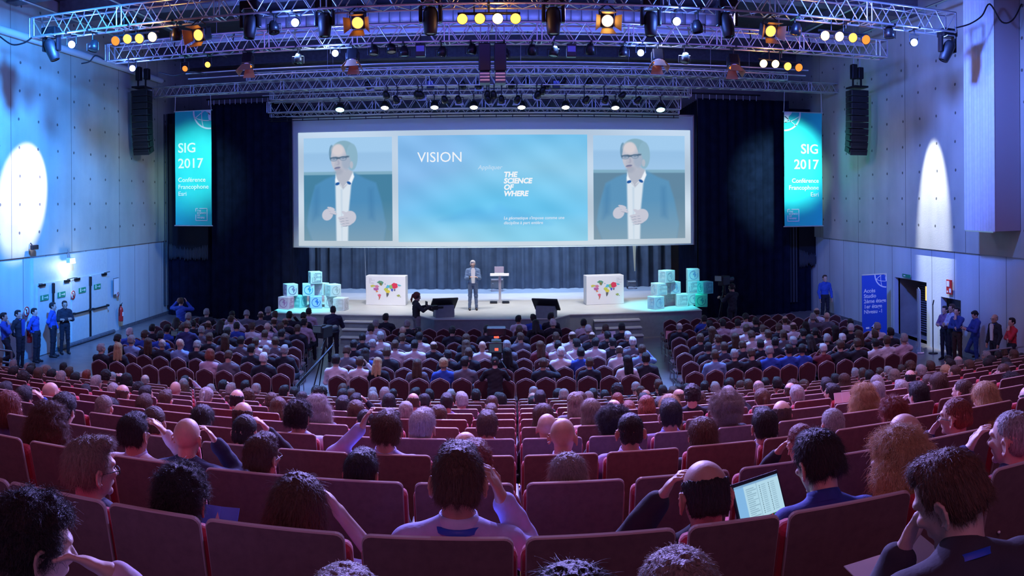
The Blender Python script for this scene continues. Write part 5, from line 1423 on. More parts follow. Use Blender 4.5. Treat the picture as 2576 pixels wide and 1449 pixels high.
# ---------------------------------------------------------------- seats
def rounded(w, z0, z1, r, n=4):
    P = [(-w / 2, z0), (w / 2, z0)]
    for i in range(n + 1): a = PI / 2 * i / n; P.append((w / 2 - r + r * math.cos(a), z1 - r + r * math.sin(a)))
    for i in range(n + 1): a = PI / 2 + PI / 2 * i / n; P.append((-w / 2 + r + r * math.cos(a), z1 - r + r * math.sin(a)))
    return P
def seat_meshes(w):
    """seat facing +y, origin on the tread below the top edge of the back"""
    th = .30
    T = Matrix.Translation((0, 0, BACKH)) @ Matrix.Rotation(th, 4, 'X') @ Matrix.Translation((0, 0, -BACKH))
    bm = bmesh.new(); P = rounded(w, BACKH - .62, BACKH, .03)
    me = {}
    a = MB(); n = len(P)
    for y0, y1, q in ((-.009, .009, 0),):
        # plate with a small chamfer along the rim, face wood inside and the light-catching edge colour on the rim
        e = .004
        Pi = [(x * (1 - 2 * e / w), z - e if z > BACKH - .3 else z + e) for x, z in P]
        vs = [(x, y0, z) for x, z in Pi] + [(x, y0 + e, z) for x, z in P] + [(x, y1 - e, z) for x, z in P] + [(x, y1, z) for x, z in Pi]
        a.m = 0; a.add(vs, [tuple(range(n)), tuple(range(4 * n - 1, 3 * n - 1, -1))], False, T)
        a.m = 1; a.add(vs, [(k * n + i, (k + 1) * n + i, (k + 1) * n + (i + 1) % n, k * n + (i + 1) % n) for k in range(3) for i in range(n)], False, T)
    me['back_panel'] = a.mesh('back_panel', [M['wood'], M['woodedge_lit']])
    me['back_cushion'] = MB().bbox((0, .052, BACKH - .37), (w + .028, .08, .58), .035, 3, M=T).mesh('back_cushion', M['redcloth'])
    me['seat_cushion'] = MB().bbox((0, .42, .41), (w - .02, .46, .09), .03, 3).mesh('seat_cushion', M['redcloth'])
    me['pedestal'] = MB().box((0, .34, .19), (.06, .22, .38)).box((0, .34, .015), (.2, .3, .03)).mesh('pedestal', M['blackmetal'])
    arm = MB().bbox((0, .30, .60), (.038, .30, .035), .012).box((0, .24, .42), (.03, .05, .36)).mesh('armrest', M['black'])
    bo = MB().ball((0, 0, 0), (.008, .005, .006), 8, 5).mesh('bolt', M['ink'])
    bm.free()
    return me, arm, bo, T
SM = {}
SEATS = []   # (row, centre x, width)
def theatre_seat(r, x, w, label, right_arm=True):
    wk = round(w, 2)
    if wk not in SM: SM[wk] = seat_meshes(wk)
    me, arm, bo, T = SM[wk]
    t = thing('theatre_seat', label, 'seat', (x, row_y(r), row_z(r)), 0, 'theatre seats in raked rows')
    for k in ('back_panel', 'back_cushion', 'seat_cushion', 'pedestal'):
        if r > 6 and k == 'pedestal': continue
        mesh_obj(k, me[k], t)
    if r <= 6:
        o = mesh_obj('armrest', arm, t); o.location = (wk / 2 + .02, 0, 0)
    if r <= 3:
        for s in (-1, 1):
            o = mesh_obj('bolt', bo, t); o.location = T @ Vector((s * wk * .38, -.016, BACKH - .30))
    return t
NUM = ['first', 'second', 'third', 'fourth', 'fifth', 'sixth', 'seventh', 'eighth', 'ninth', 'tenth', 'eleventh', 'twelfth', 'thirteenth', 'fourteenth', 'fifteenth', 'sixteenth', 'seventeenth', 'eighteenth', 'nineteenth', 'twentieth',
       'twenty-first', 'twenty-second', 'twenty-third', 'twenty-fourth', 'twenty-fifth', 'twenty-sixth', 'twenty-seventh', 'twenty-eighth', 'twenty-ninth', 'thirtieth', 'thirty-first', 'thirty-second', 'thirty-third', 'thirty-fourth', 'thirty-fifth', 'thirty-sixth', 'thirty-seventh', 'thirty-eighth', 'thirty-ninth', 'fortieth', 'forty-first', 'forty-second', 'forty-third', 'forty-fourth', 'forty-fifth']
# first row: every back where it stands, from its two upper corners
R1 = [(-260, 1130, 20), (23, 1215, 262), (273, 1270, 503), (515, 1320, 866), (910, 1355, 1291), (1324, 1353, 1699), (1734, 1330, 1961), (1986, 1290, 2291), (2318, 1240, 2478), (2500, 1190, 2800)]
for a_, y_, b_ in R1:
    xa, xb = at(a_, y_, Y=row_y(1)).x, at(b_, y_, Y=row_y(1)).x
    SEATS.append((1, (xa + xb) / 2, abs(xb - xa)))
for r in range(2, 12):
    half = row_y(r) * .80 + .4; half = min(half, 11.2); gx = .09 + .03 * (row_y(r) - 2.55)
    x = gx - .02
    while x > -half: SEATS.append((r, x - .245, .475)); x -= .525
    x = gx + .02
    while x < half: SEATS.append((r, x + .245, .475)); x += .525
SEATS.sort(key=lambda s: (s[0], s[1]))
def in_frame_x(x, y, m=25):
    px_ = 1288 + F * (math.atan2(x, y) - YAW); return -m < px_ < IW + m
SEATS = [s for s in SEATS if in_frame_x(s[1] - (s[2] / 2 if s[1] > 0 else -s[2] / 2), row_y(s[0]), 0)]
cnt = {}
for r, x, w in SEATS: cnt[r] = cnt.get(r, 0) + 1
seen = {}
for r, x, w in SEATS:
    seen[r] = seen.get(r, 0) + 1
    n = seen[r] - 1
    theatre_seat(r, x, w, 'wooden backed red theatre seat, %s row from the camera, %s from the left' % (NUM[r - 1], NUM[n]))
print('theatre seats', len(SEATS))

# banquet chairs
def chair_meshes():
    w = .40; T = Matrix.Translation((0, 0, .45)) @ Matrix.Rotation(.12, 4, 'X') @ Matrix.Translation((0, 0, -.45))
    P = [(-.155, .48), (.155, .48), (.185, .60), (.195, .74), (.190, .83), (.165, .865), (.08, .915), (0, .945), (-.08, .915), (-.165, .865), (-.190, .83), (-.195, .74), (-.185, .60)]
    me = {}
    a = MB(); n = len(P); Pi = [(x * .88, .70 + (z - .70) * .92) for x, z in P]
    vs = [(x, -.045, z) for x, z in Pi] + [(x, -.02, z) for x, z in P] + [(x, .02, z) for x, z in P] + [(x, .04, z) for x, z in Pi]
    a.add(vs, [tuple(range(n)), tuple(range(4 * n - 1, 3 * n - 1, -1))], False, T); a.add(vs, [(k * n + i, (k + 1) * n + i, (k + 1) * n + (i + 1) % n, k * n + (i + 1) % n) for k in range(3) for i in range(n)], True, T)
    me['backrest'] = a.mesh('backrest', M['maroon'])
    a = MB(); a.path([(x * 1.02, -.01, z + .004) for x, z in P] + [(P[0][0] * 1.02, -.01, P[0][1])], .011, 5, M=T); me['rim'] = a.mesh('rim', M['goldrim'])
    me['seat'] = MB().bbox((0, .22, .45), (.40, .42, .08), .03, 2).mesh('seat', M['maroon'])
    a = MB()
    for s in (-1, 1):
        a.path([(s * .16, -.02, .50), (s * .17, .02, .40), (s * .18, -.03, 0)], .012, 6); a.path([(s * .18, .40, .41), (s * .19, .42, 0)], .012, 6); a.tube((s * .175, .0, .22), (s * .185, .41, .22), .008, n=5)
    a.tube((-.17, .02, .40), (.17, .02, .40), .01, n=5); a.tube((-.18, .40, .40), (.18, .40, .40), .01, n=5)
    me['frame'] = a.mesh('frame', M['steel'])
    return me
CM = chair_meshes()
CROWS = [16.3, 17.3, 18.3, 19.35, 20.4, 21.45, 22.5]
BLOCKS = {'left': [(-8.7 + .43 * i) for i in range(11)], 'centre': [(-3.2 + .43 * i) for i in range(16)], 'right': [(4.2 + .43 * i) for i in range(13)]}
CHAIRS = []
for bk, xs in BLOCKS.items():
    for ri, y in enumerate(CROWS + ([23.4] if bk != 'centre' else [])):
        n = len(xs)
        for i, x in enumerate(xs):
            if (bk == 'centre' and ri >= 5 and i > 13) or (bk == 'right' and ri == 7 and i > 9) or (bk == 'left' and ri == 7 and i < 2): continue
            CHAIRS.append((bk, ri, i, x + {'left': -.16, 'centre': .02, 'right': .15}[bk] * (y - 16.3) + .02 * math.sin(ri * 2 + i), y + .03 * math.sin(i * 1.3 + ri) + (.12 * abs(i - n / 2) / n if bk == 'centre' else 0)))
CHAIRS = CHAIRS[:]
print('banquet chairs', len(CHAIRS))
NR = {'left': 8, 'centre': 7, 'right': 8}
for bk, ri, i, x, y in CHAIRS:
    t = thing('banquet_chair', 'maroon banquet chair, %s block, %s row from the back, %s from the left' % (bk, NUM[ri], NUM[i]), 'chair', (x, y, 0), random.uniform(-.05, .05), 'maroon banquet chairs on the flat floor')
    for k, me in CM.items(): mesh_obj(k, me, t)
# ---------------------------------------------------------------- the seated audience
HK = {'s': 'short', 'q': 'crop', 'r': 'ring', 'd': None, 't': 'thin', 'y': 'curly', 'i': 'side', 'o': 'bob', 'l': 'long', 'C': 'longcurly', 'P': 'pony', 'U': 'bun', 'A': 'afro'}
KD = {'s': 'short %s hair', 'q': 'cropped %s hair', 'r': 'balding %s crown', 'd': 'bald head', 't': 'thin %s hair', 'y': 'curly %s hair', 'i': 'parted %s hair', 'o': '%s bob', 'l': 'long %s hair', 'C': 'wavy %s hair', 'P': '%s ponytail', 'U': '%s bun', 'A': 'bushy %s hair'}
CD = {'k': 'black', 'b': 'brown', 'g': 'grey', 'w': 'white', 'B': 'blonde', 'R': 'auburn', 'L': 'brown', 'x': 'ash', 'd': 'grey', 'r': 'brown'}
FIGN = 10
def fig_variant(kind, i):
    base = dict(hip=.40, lean=-.24) if kind == 'T' else dict(hip=.53, lean=-.08)
    V = [dict(), dict(yaw=.4), dict(yaw=-.4), dict(pitch=-.35), dict(R_='cross', L_='fold'), dict(R_='temple', roll=.08, yaw=-.1), dict(L_='chin', yaw=.15, pitch=-.1), dict(female=True), dict(female=True, yaw=.3, R_='rest'), dict(R_='rest', L_='rest', wide=1.08, yaw=-.15)]
    v = dict(base); v.update(V[i]); 
    return figure('%s%d' % (kind, i), h=.0135, **v)
# theatre rows: groups of (x, y of hair top, width, hair kind+colour, clothing) read at four times the photo's size from an origin
TH = {
 (0, 860): """125,140,80,sg,n 215,160,85,tg,L 310,165,85,sk,n 385,185,75,sg,p 470,190,85,tx,p 565,165,70,sk,n 15,180,70,sk,L 135,205,100,sk,n 300,205,95,sk,n 375,220,110,sb,n 500,235,95,sk,n 600,235,105,qg,L
 685,215,100,sb,w 755,255,80,sg,p 860,245,95,sR,r 230,255,115,yk,L 955,300,110,sg,L 1045,245,110,yk,n 1110,265,60,tg,p 1190,275,90,rk,n 1440,295,95,rg,g 1375,370,120,yk,L 1745,365,120,dg,v 1225,390,160,rb,g 500,360,170,dg,v
 630,450,170,qk,n 50,360,130,sk,n 215,400,170,sk,b 390,490,170,sk,n 840,390,120,sk,L 890,470,230,qx,n 1085,520,170,lk,n 1430,490,170,sb,n 1640,445,160,sb,p 1525,595,240,qb,n 2045,440,150,Pg,g 2210,355,100,sk,n 2290,385,110,sg,g
 2360,445,160,rk,n 2440,360,80,sk,n 2540,405,80,sg,p 2360,520,150,sb,n 2420,565,210,rb,n 2010,620,220,lk,n 2410,680,250,qk,n""",
 (640, 860): """285,410,110,sk,n 380,430,90,sk,n 475,410,95,sk,n 625,425,120,sk,n 870,400,100,sb,n 865,450,120,sk,n 950,455,80,sb,g 1170,440,90,sg,n 1000,470,115,sk,n 1165,480,105,sg,L 1285,440,130,sg,L 1370,450,80,qk,n
 1600,445,120,sk,n 1730,460,110,sk,n 1655,520,115,qk,n 1950,465,100,sg,n 1960,490,110,sb,n 2130,470,90,sg,n 2190,465,110,sk,n 2405,500,100,sk,n 2350,540,130,sb,n 60,465,150,qb,n 455,485,130,sk,n 860,510,120,sk,n
 215,545,155,lb,n 620,505,190,Cg,g 990,590,140,lb,n 1910,500,170,sk,v 1490,570,160,tg,n 2355,610,150,sb,p 780,560,155,Pk,p 1830,615,150,lb,n 1090,650,210,qk,m 2315,680,220,sb,p 2180,790,280,sR,r""",
 (1280, 860): """235,450,80,sg,n 300,480,140,sk,n 470,465,70,sk,n 535,445,100,sg,n 550,510,90,tg,n 715,410,95,sk,n 785,435,110,tg,n 870,485,90,sk,n 975,420,130,yk,n 1060,445,100,sk,n 1075,500,140,qR,n 1190,485,110,rb,n 1300,460,115,qb,p
 1260,410,90,sg,n 1350,385,90,sb,n 1515,380,90,sk,n 1510,455,105,sb,n 1610,430,95,sk,n 1670,455,110,rb,n 1425,510,125,sk,n 1770,420,90,sk,n 1810,430,170,yk,n 1940,400,90,sk,n 2040,360,95,sg,n 2195,370,120,sk,p 2300,395,80,lb,n
 2375,385,80,sb,n 2475,405,120,rg,p 2550,370,80,sk,n 2060,445,170,tg,n 2205,505,140,sk,n 2400,485,170,PL,p 1585,525,190,lB,n 640,500,170,lx,g 700,510,160,lb,n 320,610,190,lb,n 650,570,200,lx,p 910,575,175,dg,n 1175,590,140,sR,n
 1855,540,260,Ax,n 1370,670,160,oR,n 1010,655,240,Ak,n 370,700,200,dg,n 2130,670,200,rb,n""",
 (1926, 860): """100,365,110,sk,n 260,390,130,yb,n 370,400,90,PL,p 600,370,140,sk,n 680,335,110,sk,n 775,330,120,lb,n 880,280,90,sg,L 960,280,95,sb,n 1130,280,80,sb,n 1210,265,90,sg,p 1270,290,120,ox,n 1345,250,80,sb,n 1430,220,110,yb,n 1460,250,110,qg,n
 1560,255,90,tg,p 1635,210,100,sb,n 1710,260,110,oB,p 1820,230,110,sk,n 1875,250,120,qb,L 1950,230,80,sg,n 2020,210,100,sb,w 1610,335,130,tb,n 2110,200,70,sb,n 2200,190,110,sk,p 2190,140,90,sg,n 2360,240,140,qb,L 2320,195,90,sk,n
 2405,230,90,sk,n 2460,170,100,lb,n 2540,160,60,sk,n 190,455,150,sg,n 230,520,150,rb,n 140,590,210,rb,n 640,430,160,sk,L 945,430,200,CB,n 1100,495,200,tg,n 1430,390,140,sg,L 1510,420,190,sk,L 1945,390,180,qb,n 2180,440,270,lB,n
 2430,365,140,yk,L 2480,480,220,rk,n 1700,530,150,lb,n 1240,575,230,yR,n 650,670,230,tg,n 1360,715,260,dg,n 2500,700,10,sk,n""",
}
def row_of(x, y, w):
    best = None
    th = (x - 1288) / F + YAW
    for r in range(0, 12):
        D = row_y(r) + .2; rho = D / math.cos(th)
        zt = row_z(r) + BACKH + .15
        ye = CY + F * (CAMH - zt) / rho; we = .19 * F / rho
        c = ((y - ye) / (.09 * F / rho)) ** 2 + (math.log(max(w, 3) / we) / .16) ** 2
        if best is None or c < best[0]: best = (c, r, D * math.tan(th), (ye - y) * rho / F)
    return best
PEOPLE = []     # (distance, maker)
occ = {}
# (row, x) places taken by people built one by one further down
HERO = []
def take(r, x, lim=.36):
    for q in occ.get(r, []):
        if abs(q - x) < lim: return False
    occ.setdefault(r, []).append(x); return True
# near people, each with a pose of their own:  name key, pixel of the hair top, row, pose
def hero(px, py, r, hk, hc, cc, lab, scale=1.0, fy=None, hh=.006, h=None, ztop=None, **k):
    if r >= 2: scale *= .92
    opt = {q: k.pop(q) for q in list(k) if q in ('glasses', 'phones', 'lanyard', 'collar', 'tcol', 'skinc')}
    fy = .33 if fy is None else fy; h = h or (.0072 if r <= 1 else .0095)
    pose = dict(hip=.40, lean=-.24); pose.update(k)
    f = figure('hero_%d_%d' % (px, py), h=h, **pose)
    hp = f['head'].translation
    Y = row_y(r) + fy + hp.y * scale
    P = at(px, py, Y=Y)
    top = (f['head'] @ Vector((0, 0, .125))).z * scale
    if hk in ('l', 'o', 'A', 'C'): top += .012
    x = P.x - hp.x * scale
    z = P.z - top
    for q in occ.get(r, []):
        if abs(q - x) < .42: print('close', r, px, round(q - x, 2))
    occ.setdefault(r, []).append(x)
    return person(f, (x, row_y(r) + fy, z), 0, HK[hk], HAIRCOL[hc], cc if not isinstance(cc, str) else CLOTH[cc], lab, 'seated audience in the raked rows', scale, hh=hh, shoes=False, wisps=True, **opt)
hero(1152, 1112, 1, 's', 'b', (.42, .46, .85), 'person with brown hair in pale blue shirt and lanyard, right hand raised to the ear', R_='ear', L_='lap', lean=-.10, collar=(.55, .6, .9), lanyard=True)
hero(748, 1180, 1, 'o', 'b', 'v', 'person with brown bobbed hair and bare raised right arm, in violet top', R_='temple', L_='lap', lean=-.05, female=True, long_sleeve=False, roll=.12, yaw=-.1)
hero(1772, 1152, 1, 'r', 'k', 'n', 'balding person in black jacket with bright blue lanyard and glasses, hand at left cheek', R_='lap', L_='temple', lean=-.08, pitch=-.1, glasses=True, lanyard=True, jacket=True, yaw=.05)
hero(2057, 1085, 1, 'i', 'k', (.03, .06, .30), 'person with dark parted hair in navy blue shirt typing on a lit laptop', R_='hold', L_='hold', lean=.22, yaw=.28, pitch=-.30, collar=(.03, .06, .30), scale=1.02, fy=.42)
hero(2255, 1062, 1, 'C', 'B', (.06, .06, .16), 'person with big wavy blonde hair in dark speckled top', female=True, yaw=.35, pitch=-.05, lean=-.1)
hero(2388, 1143, 0, 's', 'L', (.04, .035, .05), 'large near person with curly brown hair in dark sweater reading a paper, bottom right', yaw=.62, pitch=-.45, lean=.16, R_='hold', L_='chin', wide=1.12, jacket=True, lanyard=True, fy=.42)
hero(88, 1243, 0, 'y', 'k', 'p', 'near dark curly haired person pressing a finger to the right ear, bottom left corner', yaw=-.75, pitch=-.1, lean=.05, R_='point', L_='lap', fy=.5)
hero(868, 1402, 0, 'q', 'x', 'g', 'near person with short ash hair, only the crown showing at the bottom centre', lean=-.1)
hero(1440, 1401, 0, 'l', 'k', 'n', 'near person with smooth dark pulled back hair at the bottom edge', female=True, lean=-.1, yaw=-.3)
hero(1705, 1362, 0, 't', 'x', 'n', 'near person with tousled ash grey hair at the bottom edge below the laptop', lean=-.05, scale=1.1)
hero(230, 1097, 1, 'i', 'x', (.05, .05, .10), 'person with ash grey parted hair and glasses looking right, blue lanyard', yaw=-.62, glasses=True, lanyard=True, lean=-.08, scale=.98, fy=.45)
hero(456, 1168, 1, 'y', 'k', 'n', 'person with dense curly black hair low in the seat, blue booklet beside', lean=-.15, scale=.95)
hero(660, 1088, 2, 's', 'b', 'r', 'person with short brown hair and glasses in dark red, second row from camera', yaw=-.35, glasses=True)
hero(910, 1128, 2, 's', 'k', 'm', 'person with dark hair slouching low behind the second row of seat backs', yaw=-.2)
hero(1429, 1131, 2, 'o', 'x', 'n', 'person with straight dark blonde hair, second row from the camera, centre', female=True)
hero(338, 1037, 2, 's', 'k', 'w', 'person with dark hair, white collar and right hand raised to the head', R_='temple', roll=-.1, yaw=-.2, scale=.98, fy=.5, collar=(.5, .5, .8))
hero(472, 1047, 2, 'd', 'd', (.02, .03, .09), 'bald person in dark navy jacket with blue lanyard, left part of third row', jacket=True, lanyard=True, R_='temple', scale=.98, yaw=-.05, fy=.55, lean=-.05)
hero(970, 1032, 3, 'i', 'b', (.40, .42, .80), 'person with brown hair in lilac shirt holding left hand to the head', L_='head', roll=.1, yaw=.2, collar=(.5, .5, .85), scale=1.1)
hero(1064, 1026, 4, 's', 'g', 'R', 'grey haired person wearing a bright red scarf', scale=1.2, yaw=-.3, collar=(.5, .02, .05))
hero(1172, 1082, 3, 'r', 'g', 'g', 'grey balding person with glasses right behind the centre man', yaw=-.4, glasses=True)
hero(1416, 1047, 3, 'd', 'd', (.42, .42, .85), 'bald person with glasses in lilac shirt, right of the centre gap', yaw=-.3, glasses=True, collar=(.45, .45, .85), scale=1.05)
hero(1585, 1034, 3, 'q', 'k', (.35, .30, .75), 'person with cropped dark hair and visible ears in lilac shirt, third row', collar=(.45, .42, .85), scale=1.08)
hero(1766, 1043, 3, 'l', 'L', 'n', 'person with long straight brown hair, third row right of the cropped one', female=True, scale=1.05)
hero(1686, 1003, 4, 's', 'k', 'v', 'person with dark hair and striped collar, fourth row right of centre', scale=1.1, collar=(.2, .22, .7))
hero(1922, 1024, 3, 's', 'k', 'L', 'person with round black hair and pale blue collar, right of the long haired one', collar=(.4, .5, .8), scale=1.05)
hero(2014, 1062, 2, 'q', 'R', 'n', 'person with shaved reddish head resting chin on left hand', L_='chin', pitch=-.1, yaw=.1, scale=.92)
hero(2403, 996, 2, 'q', 'R', (.05, .05, .12), 'person with ginger cropped hair and black glasses, hand with watch at chin', L_='chin', yaw=.55, glasses=True, scale=1.0, lean=-.05)
hero(2545, 1026, 1, 'q', 'g', (.04, .05, .16), 'person with short grey hair, left hand fingers pressed to the temple, right edge', L_='temple', yaw=.45, scale=1.0, jacket=True, lean=.02)
hero(124, 1002, 2, 'C', 'L', 'n', 'person with very long wavy brown hair near the left edge', female=True, scale=1.02, fy=.5)
hero(22, 978, 3, 'o', 'R', 'v', 'person with reddish brown bob at the left edge', female=True, scale=1.1, yaw=-.2)
hero(-35, 1110, 2, 's', 'k', 'p', 'person in pink sleeve cut by the left edge with knees showing', R_='rest')
hero(752, 1006, 4, 'y', 'k', 'L', 'person with bushy curly black hair, fourth row left of centre', yaw=-.3, scale=1.1)
# audience members in the raked rows
def make_T(r, x, dz, hk, hc, cc):
    def mk(label):
        if hk in 'loCPUA': vi = random.choice((7, 8, 7, 3))
        else: vi = random.choice((0, 1, 2, 3, 4, 5, 6, 9, 0, 0))
        f = fig_variant('T', vi); s = random.uniform(.93, 1.0)
        top = (f['head'] @ Vector((0, 0, .125))).z * s
        return dict(fig=f, loc=(x, row_y(r) + .33, row_z(r) + BACKH + .15 + dz - top), rotz=random.uniform(-.08, .08), hairk=HK[hk], hcol=HAIRCOL[hc], ccol=CLOTH[cc], scale=s, hh=.007 if r < 6 else .010, label=label, wisps=r <= 5, collar=(.5, .5, .8) if cc in 'wLp' and random.random() < .6 else None)
    return mk
TP = []
for (ox_, oy_), s_ in TH.items():
    for e_ in s_.split():
        zx, zy, zw, hh_, cc_ = e_.split(','); x_, y_, w_ = ox_ + float(zx) * .2523, oy_ + float(zy) * .2523, float(zw) * .2523
        if w_ < 5: continue
        c_, r_, X_, dz_ = row_of(x_, y_, w_)
        r_ = max(r_, 2)
        X0_, D0_ = X_, row_y(r_) + .2
        for k_, dx_ in ((0, 0), (0, .14), (0, -.14), (1, 0), (-1, 0), (0, .26), (0, -.26), (1, .2), (1, -.2), (-1, .2), (-1, -.2), (2, 0), (2, .2), (2, -.2), (-2, 0), (-2, .2)):
            if not 2 <= r_ + k_ <= 11: continue
            Xn = X0_ * (row_y(r_ + k_) + .2) / D0_ + dx_
            if take(r_ + k_, Xn, .37): X_ = Xn; r_ += k_; dz_ = dz_ if k_ == 0 else 0; break
        else: continue
        TP.append([r_, X_, max(-.14, min(.12, dz_)), hh_[0], hh_[1], cc_])
# fill the thinner far rows so that about seven in ten places are taken
rf = random.Random(21)
for r_, x_, w_ in SEATS:
    if r_ < 7: continue
    if rf.random() < (.62 if abs(x_) > 1.5 else .45) and take(r_, x_, .40):
        TP.append([r_, x_, rf.uniform(-.08, .06), rf.choice('sssssqrtylo'), rf.choice('kkkbbgg'), rf.choice('nnngwLmp')])
# floor seats
FL_ = {
 (0, 560, .276): """920,1090,sg,n 1060,1125,lB,n 1075,1045,sk,n 1200,990,sw,b 1200,1100,sg,u 1350,940,sk,n 1365,990,sb,b 1355,1080,lb,n 1490,965,sk,b 1515,1005,sk,b 1580,920,lk,n 1650,960,sb,r 1640,1075,dg,u 1765,1085,sg,n 1475,1145,rg,n 1755,855,sg,g
 1765,900,sk,n 1875,830,sg,n 1910,885,rb,g 1890,925,sg,g 1930,1045,sb,n 2085,815,sk,p 2145,855,sb,w 2210,820,sg,g 2000,910,lk,n 2150,925,sk,b 2050,975,sk,n 2065,1070,lb,g 2340,825,rb,g 2300,955,sb,w 2460,835,sb,g 2435,930,dg,p 2510,870,rb,n
 2325,1050,sb,w 2225,1100,sk,g 2410,1110,sg,n 2515,1055,sb,g 1945,1225,oR,p 2095,1190,sb,g 2305,1180,sk,n""",
 (660, 600, .2562): """70,745,sg,n 140,780,rb,n 235,740,sk,n 395,745,sk,n 450,795,sk,p 555,765,sk,p 35,850,sb,w 175,845,sb,g 340,835,sb,n 220,920,sk,n 140,975,sg,n 15,1040,sw,n 1080,780,sg,w 1055,825,sk,w 960,885,sk,n 1230,780,sk,n 1400,805,sg,n
 1365,865,dg,n 1470,885,qk,n 1145,890,sg,w 875,950,sk,n 1075,950,tg,g 1405,965,sb,g 1600,945,sk,w 985,1025,lk,b 790,1010,sb,g 1320,1025,sb,w 1515,1030,sk,w 1740,1020,rb,n 1810,880,sk,n 1830,1095,sk,n 955,1110,sb,w 690,1095,sk,w 1020,1210,lB,n
 1230,1200,sb,n 1455,1235,lb,g 1835,1220,yB,b 1985,920,lb,n 1995,965,lb,n 2190,895,sk,n 2140,1015,dg,w 2090,1125,sb,n 2060,1195,sk,g 2500,780,sk,w 2515,950,sb,g 2455,1025,sg,g 2440,1065,lk,n""",
 (1300, 600, .2562): """115,770,sk,b 175,840,lk,n 345,775,sk,n 350,830,sw,n 660,825,sk,w 700,910,sw,g 880,835,sb,p 740,935,rb,n 860,910,sk,n 1035,870,sk,n 920,945,sk,n 1090,945,sw,n 20,955,sb,n 380,960,sb,w 520,935,rb,w 370,1005,sk,w 175,1040,lL,r 565,1065,sk,w
 410,1135,sw,w 600,1100,sk,b 770,1020,sk,w 785,1190,sb,n 1000,1115,rb,w 1130,1035,sw,g 1245,1075,sb,u 1070,1190,lk,w 1215,1220,sk,n 245,1195,sb,n 1620,810,rg,n 1850,770,sk,b 1920,830,sk,n 2020,800,sk,p 2165,840,sk,w 2205,800,yk,w 2350,795,sk,n
 2300,835,sb,w 1885,870,lb,n 1795,935,sb,n 1960,915,sb,g 2450,910,sb,w 2290,915,sb,w 2130,925,lb,n 2220,1000,sb,n 2390,970,sk,n 1890,1010,sk,n 2175,1045,sg,n 1965,1080,sb,u 2035,1135,sb,m 2490,1115,sg,b 2310,1145,sb,n""",
 (1900, 560, .276): """275,850,rb,w 550,835,rb,w 655,870,dg,g 530,890,sg,g 410,915,lk,n 250,935,sb,n 230,960,sb,g 100,985,sb,w 345,970,rb,w 515,965,sk,n 850,895,sk,n 450,1005,sk,n 65,1045,sk,n 235,1030,sg,n 635,1010,sg,n 780,1020,sw,n 925,980,lb,n 1100,870,sg,w
 1075,940,sb,n 1100,985,sk,w 1200,935,sk,n 1310,955,sg,p 330,1075,sk,b 180,1110,sk,b 755,1075,sb,n 615,1085,sw,r 920,1050,sb,n 150,1180,sg,n 300,1200,lk,n 475,1180,sw,w 740,1155,lk,r 915,1120,sw,n 1080,1140,sb,w 1240,1110,rb,n 1390,1075,sw,n 1545,1075,sk,n""",
}
FP = []; used_ch = set()
for (ox_, oy_, sc_), s_ in FL_.items():
    for e_ in s_.split():
        zx, zy, hh_, cc_ = e_.split(','); x_, y_ = ox_ + float(zx) * sc_, oy_ + float(zy) * sc_
        P_ = at(x_, y_, z=1.24); best = None
        for k_, (bk, ri, i, cx_, cy_) in enumerate(CHAIRS):
            if k_ in used_ch: continue
            # sideways error counts in full, depth error less: heads differ in height
            th = math.atan2(P_.x, P_.y); 
            rr = math.hypot(cx_, cy_ + .15); dth = (math.atan2(cx_, cy_ + .15) - th) * rr; dr = rr - math.hypot(P_.x, P_.y)
            c_ = (dth / .12) ** 2 + (dr / .6) ** 2
            if best is None or c_ < best[0]: best = (c_, k_, dr, dth)
        if best[0] > 40: continue
        used_ch.add(best[1]); bk, ri, i, cx_, cy_ = CHAIRS[best[1]]
        FP.append([bk, ri, i, cx_ - max(-.10, min(.10, best[3])) * 0.6, cy_, hh_[0], hh_[1], cc_])
def make_F(x, y, hk, hc, cc):
    def mk(label):
        vi = random.choice((7, 8, 3)) if hk in 'loCPUA' else random.choice((0, 1, 2, 3, 4, 5, 6, 9, 0, 0))
        f = fig_variant('F', vi); s = random.uniform(.94, 1.02)
        return dict(fig=f, loc=(x, y + .16, .02 + .53 * (1 - s)), rotz=random.uniform(-.15, .15), hairk=HK[hk], hcol=HAIRCOL[hc], ccol=CLOTH[cc], scale=s, hh=.012, label=label, collar=None)
    return mk
def hd(hk, hc): return KD[hk] % CD[hc] if '%s' in KD[hk] else KD[hk]
rows_ = {}
ALL = []
for p in sorted(TP, key=lambda q: (q[0], q[1])):
    r_, X_, dz_, hk, hc, cc = p; rows_[r_] = rows_.get(r_, 0) + 1
    lab = 'person with %s in %s, %s row from camera, %s from left' % (hd(hk, hc), CDESC[cc], NUM[r_ - 1], NUM[rows_[r_] - 1])
    ALL.append((row_y(r_), make_T(r_, X_, dz_, hk, hc, cc), lab, 'seated audience in the raked rows'))
rows_ = {}
for p in sorted(FP, key=lambda q: (q[0], q[1], q[3])):
    bk, ri, i, X_, Y_, hk, hc, cc = p; rows_[(bk, ri)] = rows_.get((bk, ri), 0) + 1
    lab = 'person with %s in %s, %s block, %s row, %s from left' % (hd(hk, hc), CDESC[cc], bk, NUM[ri], NUM[rows_[(bk, ri)] - 1])
    ALL.append((Y_, make_F(X_, Y_, hk, hc, cc), lab, 'seated audience on the flat floor'))
ALL.sort(key=lambda q: q[0])
NSPEC = 24; LIM = 300 - NSPEC - 32
print('heads: raked', len(TP), 'floor', len(FP), 'heroes', sum(1 for o in COL.objects if o.name.startswith('person')))
for d_, mk, lab, grp in ALL[:LIM]:
    k = mk(lab); person(k['fig'], k['loc'], k['rotz'], k['hairk'], k['hcol'], k['ccol'], lab, grp, k['scale'], hh=k['hh'], wisps=k.get('wisps', False), collar=k['collar'], shoes=False)
